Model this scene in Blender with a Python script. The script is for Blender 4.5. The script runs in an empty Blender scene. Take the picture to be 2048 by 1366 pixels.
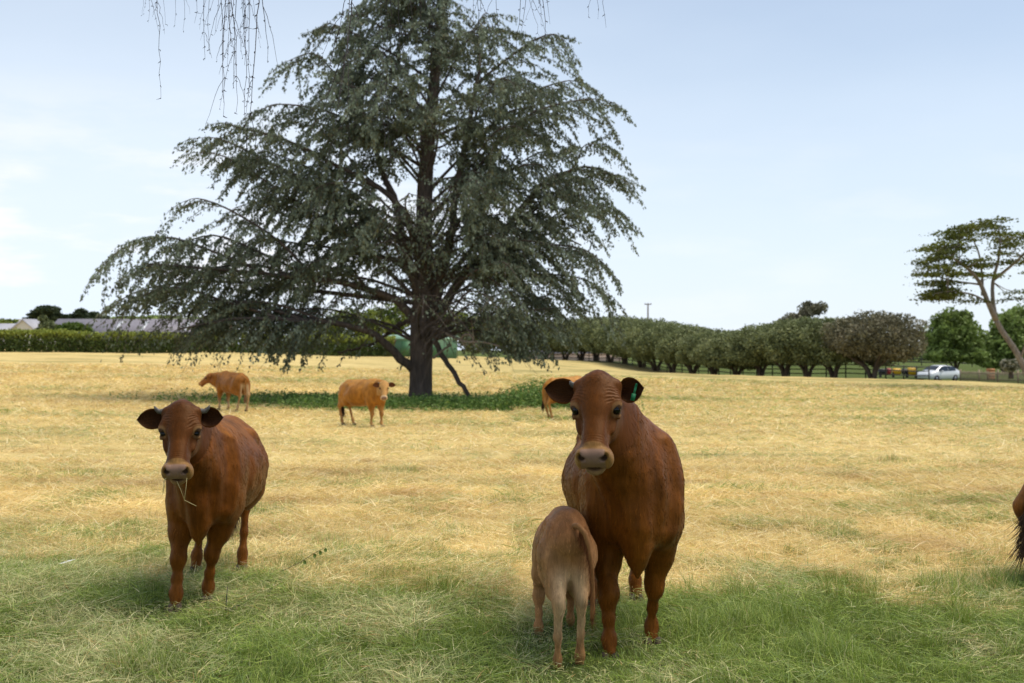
import bpy, math, random
import numpy as np
from mathutils import Vector, Matrix
scene = bpy.context.scene
R = math.radians
# ------------------------------------------------------------ camera, sky, sun, exposure
EYE = 1.64
FPX = 2330.0                      # focal length in pixels of the 2048 px wide photograph
HOR = 690.0                       # its eye-level row
cam_data = bpy.data.cameras.new('camera')
cam = bpy.data.objects.new('camera', cam_data)
scene.collection.objects.link(cam)
cam.location = (0, 0, EYE)
cam_data.sensor_width = 36
cam_data.lens = 36 * FPX / 2048
cam.rotation_euler = (R(90) + math.atan((HOR - 683) / FPX), 0, 0)
cam_data.clip_end = 6000
cam_data.dof.use_dof = True
cam_data.dof.focus_distance = 6.2
cam_data.dof.aperture_fstop = 4.0
scene.camera = cam

SUN_EL, SUN_AZ = R(64), R(82)    # azimuth measured clockwise from +Y: high, from the right
world = bpy.data.worlds.new("World")
scene.world = world
world.use_nodes = True
wn = world.node_tree
wn.nodes.clear()
def wnode(t, **k):
    n = wn.nodes.new(t)
    for a, b in k.items(): setattr(n, a, b)
    return n
def wl(a, b): wn.links.new(a, b)
sky = wnode('ShaderNodeTexSky', sky_type='NISHITA', sun_disc=False, sun_elevation=SUN_EL, sun_rotation=SUN_AZ,
            air_density=1.0, dust_density=0.4, ozone_density=1.5)
tc = wnode('ShaderNodeTexCoord')
sepd = wnode('ShaderNodeSeparateXYZ'); wl(tc.outputs['Generated'], sepd.inputs[0])
# thin high cloud veil over the blue
mp = wnode('ShaderNodeMapping'); mp.inputs['Scale'].default_value = (1.0, 1.0, 3.2); wl(tc.outputs['Generated'], mp.inputs[0])
n1 = wnode('ShaderNodeTexNoise'); n1.inputs['Scale'].default_value = 1.7; n1.inputs['Detail'].default_value = 5; n1.inputs['Roughness'].default_value = .5
wl(mp.outputs[0], n1.inputs['Vector'])
hz = wnode('ShaderNodeMapRange'); hz.inputs['From Min'].default_value = 0.0; hz.inputs['From Max'].default_value = 0.36
hz.inputs['To Min'].default_value = 0.93; hz.inputs['To Max'].default_value = 0.30
wl(sepd.outputs['Z'], hz.inputs['Value'])
side = wnode('ShaderNodeMath', operation='MULTIPLY_ADD'); wl(sepd.outputs['X'], side.inputs[0]); side.inputs[1].default_value = -0.30
wl(hz.outputs[0], side.inputs[2])
nz = wnode('ShaderNodeMath', operation='MULTIPLY_ADD'); wl(n1.outputs['Fac'], nz.inputs[0]); nz.inputs[1].default_value = 0.45
wl(side.outputs[0], nz.inputs[2])
nz2 = wnode('ShaderNodeMath', operation='SUBTRACT', use_clamp=True); wl(nz.outputs[0], nz2.inputs[0]); nz2.inputs[1].default_value = 0.20
mixv = wnode('ShaderNodeMix', data_type='RGBA'); wl(nz2.outputs[0], mixv.inputs['Factor'])
wl(sky.outputs[0], mixv.inputs['A']); mixv.inputs['B'].default_value = (7.0, 7.85, 8.9, 1)
# small puffy clouds low over the horizon
mp2 = wnode('ShaderNodeMapping'); mp2.inputs['Scale'].default_value = (7.0, 7.0, 26.0); mp2.inputs['Location'].default_value = (3.1, 0.4, 1.35)
wl(tc.outputs['Generated'], mp2.inputs[0])
n2 = wnode('ShaderNodeTexNoise'); n2.inputs['Scale'].default_value = 1.0; n2.inputs['Detail'].default_value = 6; n2.inputs['Roughness'].default_value = .55
wl(mp2.outputs[0], n2.inputs['Vector'])
c2 = wnode('ShaderNodeMapRange', interpolation_type='SMOOTHSTEP'); c2.inputs['From Min'].default_value = .46; c2.inputs['From Max'].default_value = .66; wl(n2.outputs['Fac'], c2.inputs['Value'])
el = wnode('ShaderNodeMapRange'); el.inputs['From Min'].default_value = .22; el.inputs['From Max'].default_value = .10; wl(sepd.outputs['Z'], el.inputs['Value'])
cm = wnode('ShaderNodeMath', operation='MULTIPLY'); wl(c2.outputs[0], cm.inputs[0]); wl(el.outputs[0], cm.inputs[1])
lft = wnode('ShaderNodeMapRange'); lft.inputs['From Min'].default_value = .08; lft.inputs['From Max'].default_value = -.20; lft.inputs['To Min'].default_value = .10; lft.inputs['To Max'].default_value = .55; wl(sepd.outputs['X'], lft.inputs['Value'])
cm2 = wnode('ShaderNodeMath', operation='MULTIPLY'); wl(cm.outputs[0], cm2.inputs[0]); wl(lft.outputs[0], cm2.inputs[1])
mixc = wnode('ShaderNodeMix', data_type='RGBA'); wl(cm2.outputs[0], mixc.inputs['Factor'])
wl(mixv.outputs['Result'], mixc.inputs['A']); mixc.inputs['B'].default_value = (9.6, 9.0, 8.8, 1)
bg = wnode('ShaderNodeBackground'); bg.inputs['Strength'].default_value = 0.095
wl(mixc.outputs['Result'], bg.inputs['Color'])
wo = wnode('ShaderNodeOutputWorld'); wl(bg.outputs[0], wo.inputs['Surface'])

sd = bpy.data.lights.new('sun', 'SUN'); sd.energy = 2.9; sd.angle = R(42); sd.color = (1.0, .93, .80)
sun = bpy.data.objects.new('sun', sd); scene.collection.objects.link(sun)
_dir = Vector((math.sin(SUN_AZ) * math.cos(SUN_EL), math.cos(SUN_AZ) * math.cos(SUN_EL), math.sin(SUN_EL)))
sun.rotation_euler = _dir.to_track_quat('Z', 'Y').to_euler()
scene.view_settings.view_transform = 'Standard'
scene.view_settings.look = 'None'
scene.view_settings.exposure = 0.42
scene.view_settings.gamma = 1.0
scene.cycles.max_bounces = 6
scene.cycles.diffuse_bounces = 3
scene.cycles.transparent_max_bounces = 8
# ------------------------------------------------------------ helpers
def at(px, py, Y):
    """a pixel of the 2048 px photograph at depth Y -> world point"""
    return Vector(((px - 1024) / FPX * Y, Y, EYE - (py - HOR) / FPX * Y))
def setp(o, label=None, cat=None, group=None, kind=None):
    if label: o['label'] = label
    if cat: o['category'] = cat
    if group: o['group'] = group
    if kind: o['kind'] = kind
    return o
def empty(name, loc=(0, 0, 0), rz=0.0, sc=1.0):
    o = bpy.data.objects.new(name, None)
    o.empty_display_size = .2
    o.location = loc; o.rotation_euler = (0, 0, rz); o.scale = (sc,) * 3
    scene.collection.objects.link(o)
    return o
def mesh_np(name, V, F, mat=None, parent=None, smooth=True, attrs=None, loc=None):
    """V (n,3); F list of (m,k) index arrays; attrs {name: (n,) or (n,3)} on points"""
    V = np.asarray(V, np.float32)
    if isinstance(F, np.ndarray): F = [F]
    F = [np.asarray(f, np.int32) for f in F if len(f)]
    me = bpy.data.meshes.new(name)
    me.vertices.add(len(V)); me.vertices.foreach_set('co', V.ravel())
    tot = np.concatenate([np.full(len(f), f.shape[1], np.int32) for f in F])
    idx = np.concatenate([f.ravel() for f in F])
    me.loops.add(len(idx)); me.loops.foreach_set('vertex_index', idx)
    me.polygons.add(len(tot))
    st = np.zeros(len(tot), np.int32); st[1:] = np.cumsum(tot)[:-1]
    me.polygons.foreach_set('loop_start', st); me.polygons.foreach_set('loop_total', tot)
    me.update(calc_edges=True)
    if smooth: me.polygons.foreach_set('use_smooth', np.ones(len(tot), bool))
    for k, a in (attrs or {}).items():
        a = np.asarray(a, np.float32)
        if a.ndim == 1:
            at_ = me.attributes.new(k, 'FLOAT', 'POINT'); at_.data.foreach_set('value', a)
        else:
            at_ = me.attributes.new(k, 'FLOAT_COLOR', 'POINT')
            c = np.ones((len(a), 4), np.float32); c[:, :3] = a
            at_.data.foreach_set('color', c.ravel())
    if mat: me.materials.append(mat)
    o = bpy.data.objects.new(name, me)
    scene.collection.objects.link(o)
    if parent is not None: o.parent = parent
    if loc is not None: o.location = loc
    return o
def unit(v): 
    v = np.asarray(v, float); return v / (np.linalg.norm(v, axis=-1, keepdims=True) + 1e-12)
def tube(pts, rad, n=8, cap=True):
    """tube along a polyline -> V, [quads, tris]"""
    P = np.asarray([np.asarray(q, float) for q in pts]); rad = np.atleast_1d(np.asarray(rad, float)); rad = np.interp(np.linspace(0, 1, len(P)), np.linspace(0, 1, len(rad)), rad) if len(rad) > 1 else np.full(len(P), rad[0])
    T = np.gradient(P, axis=0); T = unit(T)
    ref = np.array([0, 0, 1.0]) if abs(T[0, 2]) < .9 else np.array([1.0, 0, 0])
    A = unit(np.cross(T, ref)); 
    for i in range(1, len(P)):
        a = A[i - 1] - T[i] * np.dot(A[i - 1], T[i]); A[i] = a / (np.linalg.norm(a) + 1e-9)
    B = np.cross(T, A)
    th = np.arange(n) * 2 * np.pi / n
    V = P[:, None] + rad[:, None, None] * (A[:, None] * np.cos(th)[None, :, None] + B[:, None] * np.sin(th)[None, :, None])
    V = V.reshape(-1, 3)
    i = np.arange(len(P) - 1)[:, None] * n; j = np.arange(n)[None]; jn = (j + 1) % n
    Q = np.stack([i + j, i + jn, i + n + jn, i + n + j], -1).reshape(-1, 4)
    tris = np.zeros((0, 3), int)
    if cap:
        k = len(V); V = np.vstack([V, P[0], P[-1]])
        t0 = np.stack([np.arange(n), np.full(n, k), (np.arange(n) + 1) % n], -1)
        b = (len(P) - 1) * n
        t1 = np.stack([b + np.arange(n), b + (np.arange(n) + 1) % n, np.full(n, k + 1)], -1)
        tris = np.vstack([t0, t1])
    return V, [Q, tris]
class MB:
    """collects pieces into one mesh"""
    def __init__(s): s.V = []; s.F = {}; s.n = 0; s.A = {}
    def add(s, V, F, **at_):
        V = np.asarray(V, float)
        for f in (F if isinstance(F, list) else [F]):
            f = np.asarray(f)
            if len(f): s.F.setdefault(f.shape[1], []).append(f + s.n)
        s.V.append(V); s.n += len(V)
        for k, a in at_.items():
            a = np.asarray(a, float)
            if a.ndim == 0: a = np.full(len(V), float(a))
            elif a.ndim == 1 and a.shape[0] == 3 and len(V) != 3: a = np.tile(a, (len(V), 1))
            s.A.setdefault(k, []).append(a)
        return s
    def box(s, c, d, rot=None, **at_):
        c = np.asarray(c, float); d = np.asarray(d, float) / 2
        V = np.array([[x, y, z] for x in (-1, 1) for y in (-1, 1) for z in (-1, 1)], float) * d
        if rot is not None: V = V @ np.asarray(rot).T
        F = np.array([[0, 1, 3, 2], [4, 6, 7, 5], [0, 4, 5, 1], [2, 3, 7, 6], [0, 2, 6, 4], [1, 5, 7, 3]])
        return s.add(V + c, F, **at_)
    def tube(s, pts, rad, n=8, cap=True, **at_):
        V, F = tube(pts, rad, n, cap); return s.add(V, F, **at_)
    def build(s, name, mat, parent=None, smooth=True, loc=None):
        V = np.concatenate(s.V)
        return mesh_np(name, V, [np.concatenate(f) for f in s.F.values()], mat, parent, smooth, {k: np.concatenate(a) for k, a in s.A.items()}, loc)
def rotz(a):
    c, s_ = math.cos(a), math.sin(a); return np.array([[c, -s_, 0], [s_, c, 0], [0, 0, 1]])
def hsh(i, j, k, seed):
    h = (i.astype(np.uint32) * np.uint32(374761393) + j.astype(np.uint32) * np.uint32(668265263) + k.astype(np.uint32) * np.uint32(2147483647) + np.uint32(seed * 7919 + 13))
    h = (h ^ (h >> np.uint32(13))) * np.uint32(1274126177); h = h ^ (h >> np.uint32(16))
    return (h & np.uint32(0xffffff)).astype(np.float32) / float(0xffffff)
def vnoise(P, seed=0):
    """value noise 0..1 at (n,3)"""
    P = np.asarray(P, np.float64); I = np.floor(P).astype(np.int64); f = P - I; f = f * f * (3 - 2 * f)
    I = I & 0xffff
    out = 0
    for dx in (0, 1):
        for dy in (0, 1):
            for dz in (0, 1):
                w = (f[:, 0] if dx else 1 - f[:, 0]) * (f[:, 1] if dy else 1 - f[:, 1]) * (f[:, 2] if dz else 1 - f[:, 2])
                out = out + w * hsh(I[:, 0] + dx, I[:, 1] + dy, I[:, 2] + dz, seed)
    return out
def fnoise(P, seed=0, o=4):
    P = np.asarray(P, float); s_ = 0; a = .5; t = 0
    for k in range(o):
        s_ = s_ + a * vnoise(P * 2 ** k + 17.3 * k, seed + k); t += a; a *= .5
    return s_ / t
def smooth01(x, a, b):
    t = np.clip((x - a) / (b - a), 0, 1); return t * t * (3 - 2 * t)
def new_mat(name):
    m = bpy.data.materials.new(name); m.use_nodes = True
    nt = m.node_tree; nt.nodes.clear()
    out = nt.nodes.new('ShaderNodeOutputMaterial'); b = nt.nodes.new('ShaderNodeBsdfPrincipled')
    nt.links.new(b.outputs[0], out.inputs[0])
    def N(t, **k):
        n = nt.nodes.new(t)
        for a, v in k.items(): setattr(n, a, v)
        return n
    return m, nt, b, N, nt.links.new, out
def ramp(N, fac, L, stops):
    r = N('ShaderNodeValToRGB'); L(fac, r.inputs[0]); e = r.color_ramp.elements
    while len(e) < len(stops): e.new(.5)
    for x, (p, c) in zip(e, stops): x.position = p; x.color = (*c, 1)
    return r.outputs[0]
def noise(N, L, vec, scale, detail=4, rough=.55, dist=0):
    n = N('ShaderNodeTexNoise'); n.inputs['Scale'].default_value = scale; n.inputs['Detail'].default_value = detail
    n.inputs['Roughness'].default_value = rough; n.inputs['Distortion'].default_value = dist
    if vec is not None: L(vec, n.inputs['Vector'])
    return n.outputs['Fac']
def mapping(N, L, vec, scale=(1, 1, 1), rot=(0, 0, 0)):
    m = N('ShaderNodeMapping'); m.inputs['Scale'].default_value = scale; m.inputs['Rotation'].default_value = rot; L(vec, m.inputs[0]); return m.outputs[0]
def mixc(N, L, f, a, b, mode='MIX'):
    m = N('ShaderNodeMix', data_type='RGBA', blend_type=mode)
    for s_, v in (('Factor', f), ('A', a), ('B', b)):
        if isinstance(v, (int, float)): m.inputs[s_].default_value = v
        elif isinstance(v, tuple): m.inputs[s_].default_value = (*v, 1)
        else: L(v, m.inputs[s_])
    return m.outputs['Result']
def bump(N, L, b, h, strength=.3, dist=.01):
    n = N('ShaderNodeBump'); n.inputs['Strength'].default_value = strength; n.inputs['Distance'].default_value = dist
    L(h, n.inputs['Height']); L(n.outputs[0], b.inputs['Normal'])
def simple_mat(name, col, rough=.7, var=.15, scale=6, metal=0, bmp=0, coat=0):
    m, nt, b, N, L, out = new_mat(name)
    tcn = N('ShaderNodeTexCoord')
    f = noise(N, L, tcn.outputs['Object'], scale, 5, .6)
    c = ramp(N, f, L, [(.25, tuple(x * (1 - var) for x in col)), (.75, tuple(min(1, x * (1 + var)) for x in col))])
    L(c, b.inputs['Base Color']); b.inputs['Roughness'].default_value = rough; b.inputs['Metallic'].default_value = metal
    b.inputs['Coat Weight'].default_value = coat
    if bmp: bump(N, L, b, f, bmp, .02)
    return m
# ------------------------------------------------------------ cattle, sculpted as one signed-distance surface each
TAGY = .18
class Sdf:
    def __init__(s, xs, ys, zs):
        s.c = [np.asarray(a, np.float32) for a in (xs, ys, zs)]
        s.d = np.full([len(a) for a in s.c], 1.0, np.float32)
    def region(s, lo, hi):
        sl = tuple(slice(max(0, int(np.searchsorted(a, l)) - 1), min(len(a), int(np.searchsorted(a, h)) + 1)) for a, l, h in zip(s.c, lo, hi))
        if any(x.stop <= x.start for x in sl): return None, None
        x, y, z = (a[q] for a, q in zip(s.c, sl))
        return sl, (x[:, None, None], y[None, :, None], z[None, None, :])
    def comb(s, sl, e, k, sub):
        a = s.d[sl]
        if sub: e = -e; h = np.maximum(k - np.abs(a - e), 0) / k; s.d[sl] = np.maximum(a, e) + h * h * k * .25
        else: h = np.maximum(k - np.abs(a - e), 0) / k; s.d[sl] = np.minimum(a, e) - h * h * k * .25
    def ell(s, c, r, k=.05, M=None, sub=False):
        c = np.asarray(c, float); r = np.asarray(r, float) * np.ones(3)
        ext = (np.abs(M) @ r if M is not None else r) + k + .02
        sl, P = s.region(c - ext, c + ext)
        if sl is None: return
        q = [P[i] - c[i] for i in range(3)]
        if M is not None: q = [q[0] * M[0, j] + q[1] * M[1, j] + q[2] * M[2, j] for j in range(3)]
        k0 = np.sqrt((q[0] / r[0]) ** 2 + (q[1] / r[1]) ** 2 + (q[2] / r[2]) ** 2) + 1e-6
        k1 = np.sqrt((q[0] / r[0] ** 2) ** 2 + (q[1] / r[1] ** 2) ** 2 + (q[2] / r[2] ** 2) ** 2) + 1e-6
        s.comb(sl, k0 * (k0 - 1) / k1, k, sub)
    def cap(s, a, b, ra, rb, k=.05, flat=None, sub=False):
        """round cone a->b; flat=(axis, factor): wider/narrower across that axis"""
        a = np.asarray(a, float); b = np.asarray(b, float); m = max(ra, rb) * (max(1, flat[1]) if flat else 1) + k + .02
        sl, P = s.region(np.minimum(a, b) - m, np.maximum(a, b) + m)
        if sl is None: return
        ab = b - a; L2 = (ab ** 2).sum()
        t = np.clip(((P[0] - a[0]) * ab[0] + (P[1] - a[1]) * ab[1] + (P[2] - a[2]) * ab[2]) / L2, 0, 1)
        q = [P[i] - a[i] - t * ab[i] for i in range(3)]
        f = 1.0
        if flat:
            n = unit(flat[0]); f = flat[1]
            dn = q[0] * n[0] + q[1] * n[1] + q[2] * n[2]
            q = [q[i] + n[i] * dn * (1 / f - 1) for i in range(3)]
        d = np.sqrt(q[0] ** 2 + q[1] ** 2 + q[2] ** 2) - (ra + (rb - ra) * t)
        s.comb(sl, d * min(1, f), k, sub)
    def chain(s, pts, rad, k=.03, flat=None):
        for i in range(len(pts) - 1): s.cap(pts[i], pts[i + 1], rad[i], rad[i + 1], k, flat)
    def mesh(s):
        d = s.d; neg = d < 0; X = s.c
        nx, ny, nz = d.shape
        cnt = np.zeros((nx - 1, ny - 1, nz - 1), np.int8)
        for dx in (0, 1):
            for dy in (0, 1):
                for dz in (0, 1): cnt += neg[dx:nx - 1 + dx, dy:ny - 1 + dy, dz:nz - 1 + dz]
        act = (cnt > 0) & (cnt < 8)
        idx = np.argwhere(act); vid = np.full(act.shape, -1, np.int32); vid[act] = np.arange(len(idx))
        acc = np.zeros((len(idx), 3)); w = np.zeros(len(idx))
        cor = [(a, b, c) for a in (0, 1) for b in (0, 1) for c in (0, 1)]
        val = {c: d[idx[:, 0] + c[0], idx[:, 1] + c[1], idx[:, 2] + c[2]] for c in cor}
        for c in cor:
            for ax in range(3):
                if c[ax]: continue
                e = list(c); e[ax] = 1; e = tuple(e)
                a, b = val[c], val[e]; cr = (a < 0) != (b < 0)
                t = np.where(cr, a / np.where(a == b, 1, a - b), 0)
                p = np.stack([idx[:, i] + (t if i == ax else c[i]) for i in range(3)], -1)
                acc[cr] += p[cr]; w[cr] += 1
        p = acc / w[:, None]
        V = np.stack([np.interp(p[:, i], np.arange(len(X[i])), X[i]) for i in range(3)], -1)
        Q = []
        for ax in range(3):
            o1, o2 = [(1, 2), (2, 0), (0, 1)][ax]
            s0 = [slice(1, -1)] * 3; s0[ax] = slice(0, d.shape[ax] - 1); s1 = list(s0); s1[ax] = slice(1, d.shape[ax])
            a = neg[tuple(s0)]; b = neg[tuple(s1)]
            for flip, mk in ((False, a & ~b), (True, ~a & b)):
                g = np.argwhere(mk)
                if not len(g): continue
                g = g + np.array([0 if i == ax else 1 for i in range(3)])
                q = []
                for u_, v_ in ((0, 0), (-1, 0), (-1, -1), (0, -1)):
                    h = g.copy(); h[:, o1] += u_; h[:, o2] += v_; q.append(vid[h[:, 0], h[:, 1], h[:, 2]])
                q = np.stack(q, -1)
                Q.append(q[:, ::-1] if flip else q)
        return V, np.concatenate(Q)
def axis_grid(lo, hi, h, flo, fhi, hf):
    a = [lo]
    while a[-1] < hi:
        x = a[-1]; d_ = max(flo - x, x - fhi, 0)
        a.append(x + min(h, hf + d_ * .25))
    return np.array(a)
def hide_material(name, rough=.46):
    m, nt, b, N, L, out = new_mat(name)
    tcn = N('ShaderNodeTexCoord'); col = N('ShaderNodeAttribute', attribute_name='Col'); wet = N('ShaderNodeAttribute', attribute_name='wet')
    v1 = mapping(N, L, tcn.outputs['Object'], (70, 70, 9)); f1 = noise(N, L, v1, 1, 4, .6, .3)
    f2 = noise(N, L, tcn.outputs['Object'], 5, 4, .55)
    g1 = ramp(N, f1, L, [(.25, (.74,) * 3), (.78, (1.26,) * 3)]); g2 = ramp(N, f2, L, [(.3, (.86,) * 3), (.7, (1.14,) * 3)])
    c = mixc(N, L, 1.0, mixc(N, L, 1.0, col.outputs['Color'], g1, 'MULTIPLY'), g2, 'MULTIPLY')
    c = mixc(N, L, wet.outputs['Fac'], c, col.outputs['Color'])
    L(c, b.inputs['Base Color'])
    mr = N('ShaderNodeMapRange'); mr.inputs['To Min'].default_value = rough; mr.inputs['To Max'].default_value = .40; L(wet.outputs['Fac'], mr.inputs['Value'])
    L(mr.outputs[0], b.inputs['Roughness'])
    b.inputs['Sheen Weight'].default_value = .06; b.inputs['Sheen Roughness'].default_value = .4; b.inputs['Sheen Tint'].default_value = (1, .75, .5, 1)
    b.inputs['Specular IOR Level'].default_value = .18; b.inputs['Specular Tint'].default_value = (1, .6, .3, 1)
    bump(N, L, b, f1, .35, .004)
    return m
MAT_HIDE = hide_material('cow_hide')
def fur_material():
    m, nt, b, N, L, out = new_mat('cow_fur')
    col = N('ShaderNodeAttribute', attribute_name='Col'); L(col.outputs['Color'], b.inputs['Base Color'])
    b.inputs['Roughness'].default_value = .38; b.inputs['Specular IOR Level'].default_value = .35; b.inputs['Specular Tint'].default_value = (1, .48, .14, 1)
    return m
MAT_FUR = fur_material()
MAT_EYE = simple_mat('eye_gloss', (.004, .003, .003), .10, .05); MAT_EYE.node_tree.nodes['Principled BSDF'].inputs['Specular IOR Level'].default_value = .3
MAT_HORN = simple_mat('horn', (.10, .085, .07), .5, .4, 30, bmp=.3)
MAT_HOOF = simple_mat('hoof', (.07, .045, .03), .9, .4, 20, bmp=.3)
MAT_TAG = simple_mat('ear_tag_green', (.005, .17, .055), .55, .08)

def head_frame(poll, yaw, pitch, roll=0.0):
    u = np.array([math.cos(pitch) * math.cos(yaw), math.cos(pitch) * math.sin(yaw), -math.sin(pitch)])
    v = np.array([-math.sin(yaw), math.cos(yaw), 0.0]); w = np.cross(u, v)
    cr, sr = math.cos(roll), math.sin(roll); v, w = v * cr + w * sr, w * cr - v * sr
    return np.stack([u, v, w], -1)          # columns
def ear_geo(L_, W_, cup, curl=.02):
    """cupped ear in local frame: x along, y across, z = opening side"""
    nt_, ns = 22, 13; t = np.linspace(0, 1, nt_)[:, None]; s_ = np.linspace(-1, 1, ns)[None]
    wid = W_ / 2 * np.interp(t, [0, .12, .3, .5, .7, .85, .95, 1], [.42, .66, .95, 1.0, .86, .58, .28, .03])
    X = t * L_ * (1 - .05 * s_ ** 2); Yc = wid * s_ + .012 * np.sin(t * 3) * W_; Z = -cup * (1 - s_ ** 2) * (1 - .75 * t) * (1 + 0 * t) + curl * t ** 2 * 1.0
    P = np.stack([X, Yc + 0 * X, Z + 0 * X], -1)
    dn = np.zeros_like(P); dn[..., 2] = -.0045
    V = np.concatenate([P.reshape(-1, 3), (P + dn).reshape(-1, 3)])
    g = np.arange(nt_ * ns).reshape(nt_, ns); a, b_, c, d_ = g[:-1, :-1], g[1:, :-1], g[1:, 1:], g[:-1, 1:]
    top = np.stack([a, b_, c, d_], -1).reshape(-1, 4); n = nt_ * ns
    bd = np.concatenate([g[0, :], g[1:, -1], g[-1, -2::-1], g[-2:0:-1, 0]]); bn = np.roll(bd, -1)
    rim = np.stack([bd, bn, bn + n, bd + n], -1)
    tt = np.repeat(t, ns, 1).ravel(); ss = np.tile(s_, (nt_, 1)).ravel()
    return V, [top, top[:, ::-1] + n, rim], np.concatenate([tt, tt]), np.concatenate([ss, ss]), n
def hair_obj(name, R0, D, Lg, col, rad, parent, npts=4, bend=None):
    """hair strands as a real curves object: roots, directions, lengths, colours"""
    n = len(R0); hc = bpy.data.hair_curves.new(name); hc.add_curves([npts] * n)
    t = np.linspace(0, 1, npts)[None, :, None]
    P = R0[:, None] + D[:, None] * Lg[:, None, None] * t
    if bend is not None: P = P + bend[:, None] * (t ** 2) * Lg[:, None, None]
    hc.position_data.foreach_set('vector', P.astype(np.float32).ravel())
    r = hc.attributes.get('radius') or hc.attributes.new('radius', 'FLOAT', 'POINT')
    rr = np.tile(rad * (1 - .8 * np.linspace(0, 1, npts)), n) if np.ndim(rad) == 0 else (rad[:, None] * (1 - .8 * np.linspace(0, 1, npts))[None]).ravel()
    r.data.foreach_set('value', rr.astype(np.float32))
    ca = hc.attributes.new('Col', 'FLOAT_COLOR', 'CURVE'); c4 = np.ones((n, 4), np.float32); c4[:, :3] = col; ca.data.foreach_set('color', c4.ravel())
    hc.materials.append(MAT_FUR)
    o = bpy.data.objects.new(name, hc); scene.collection.objects.link(o); o.parent = parent
    return o

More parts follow.
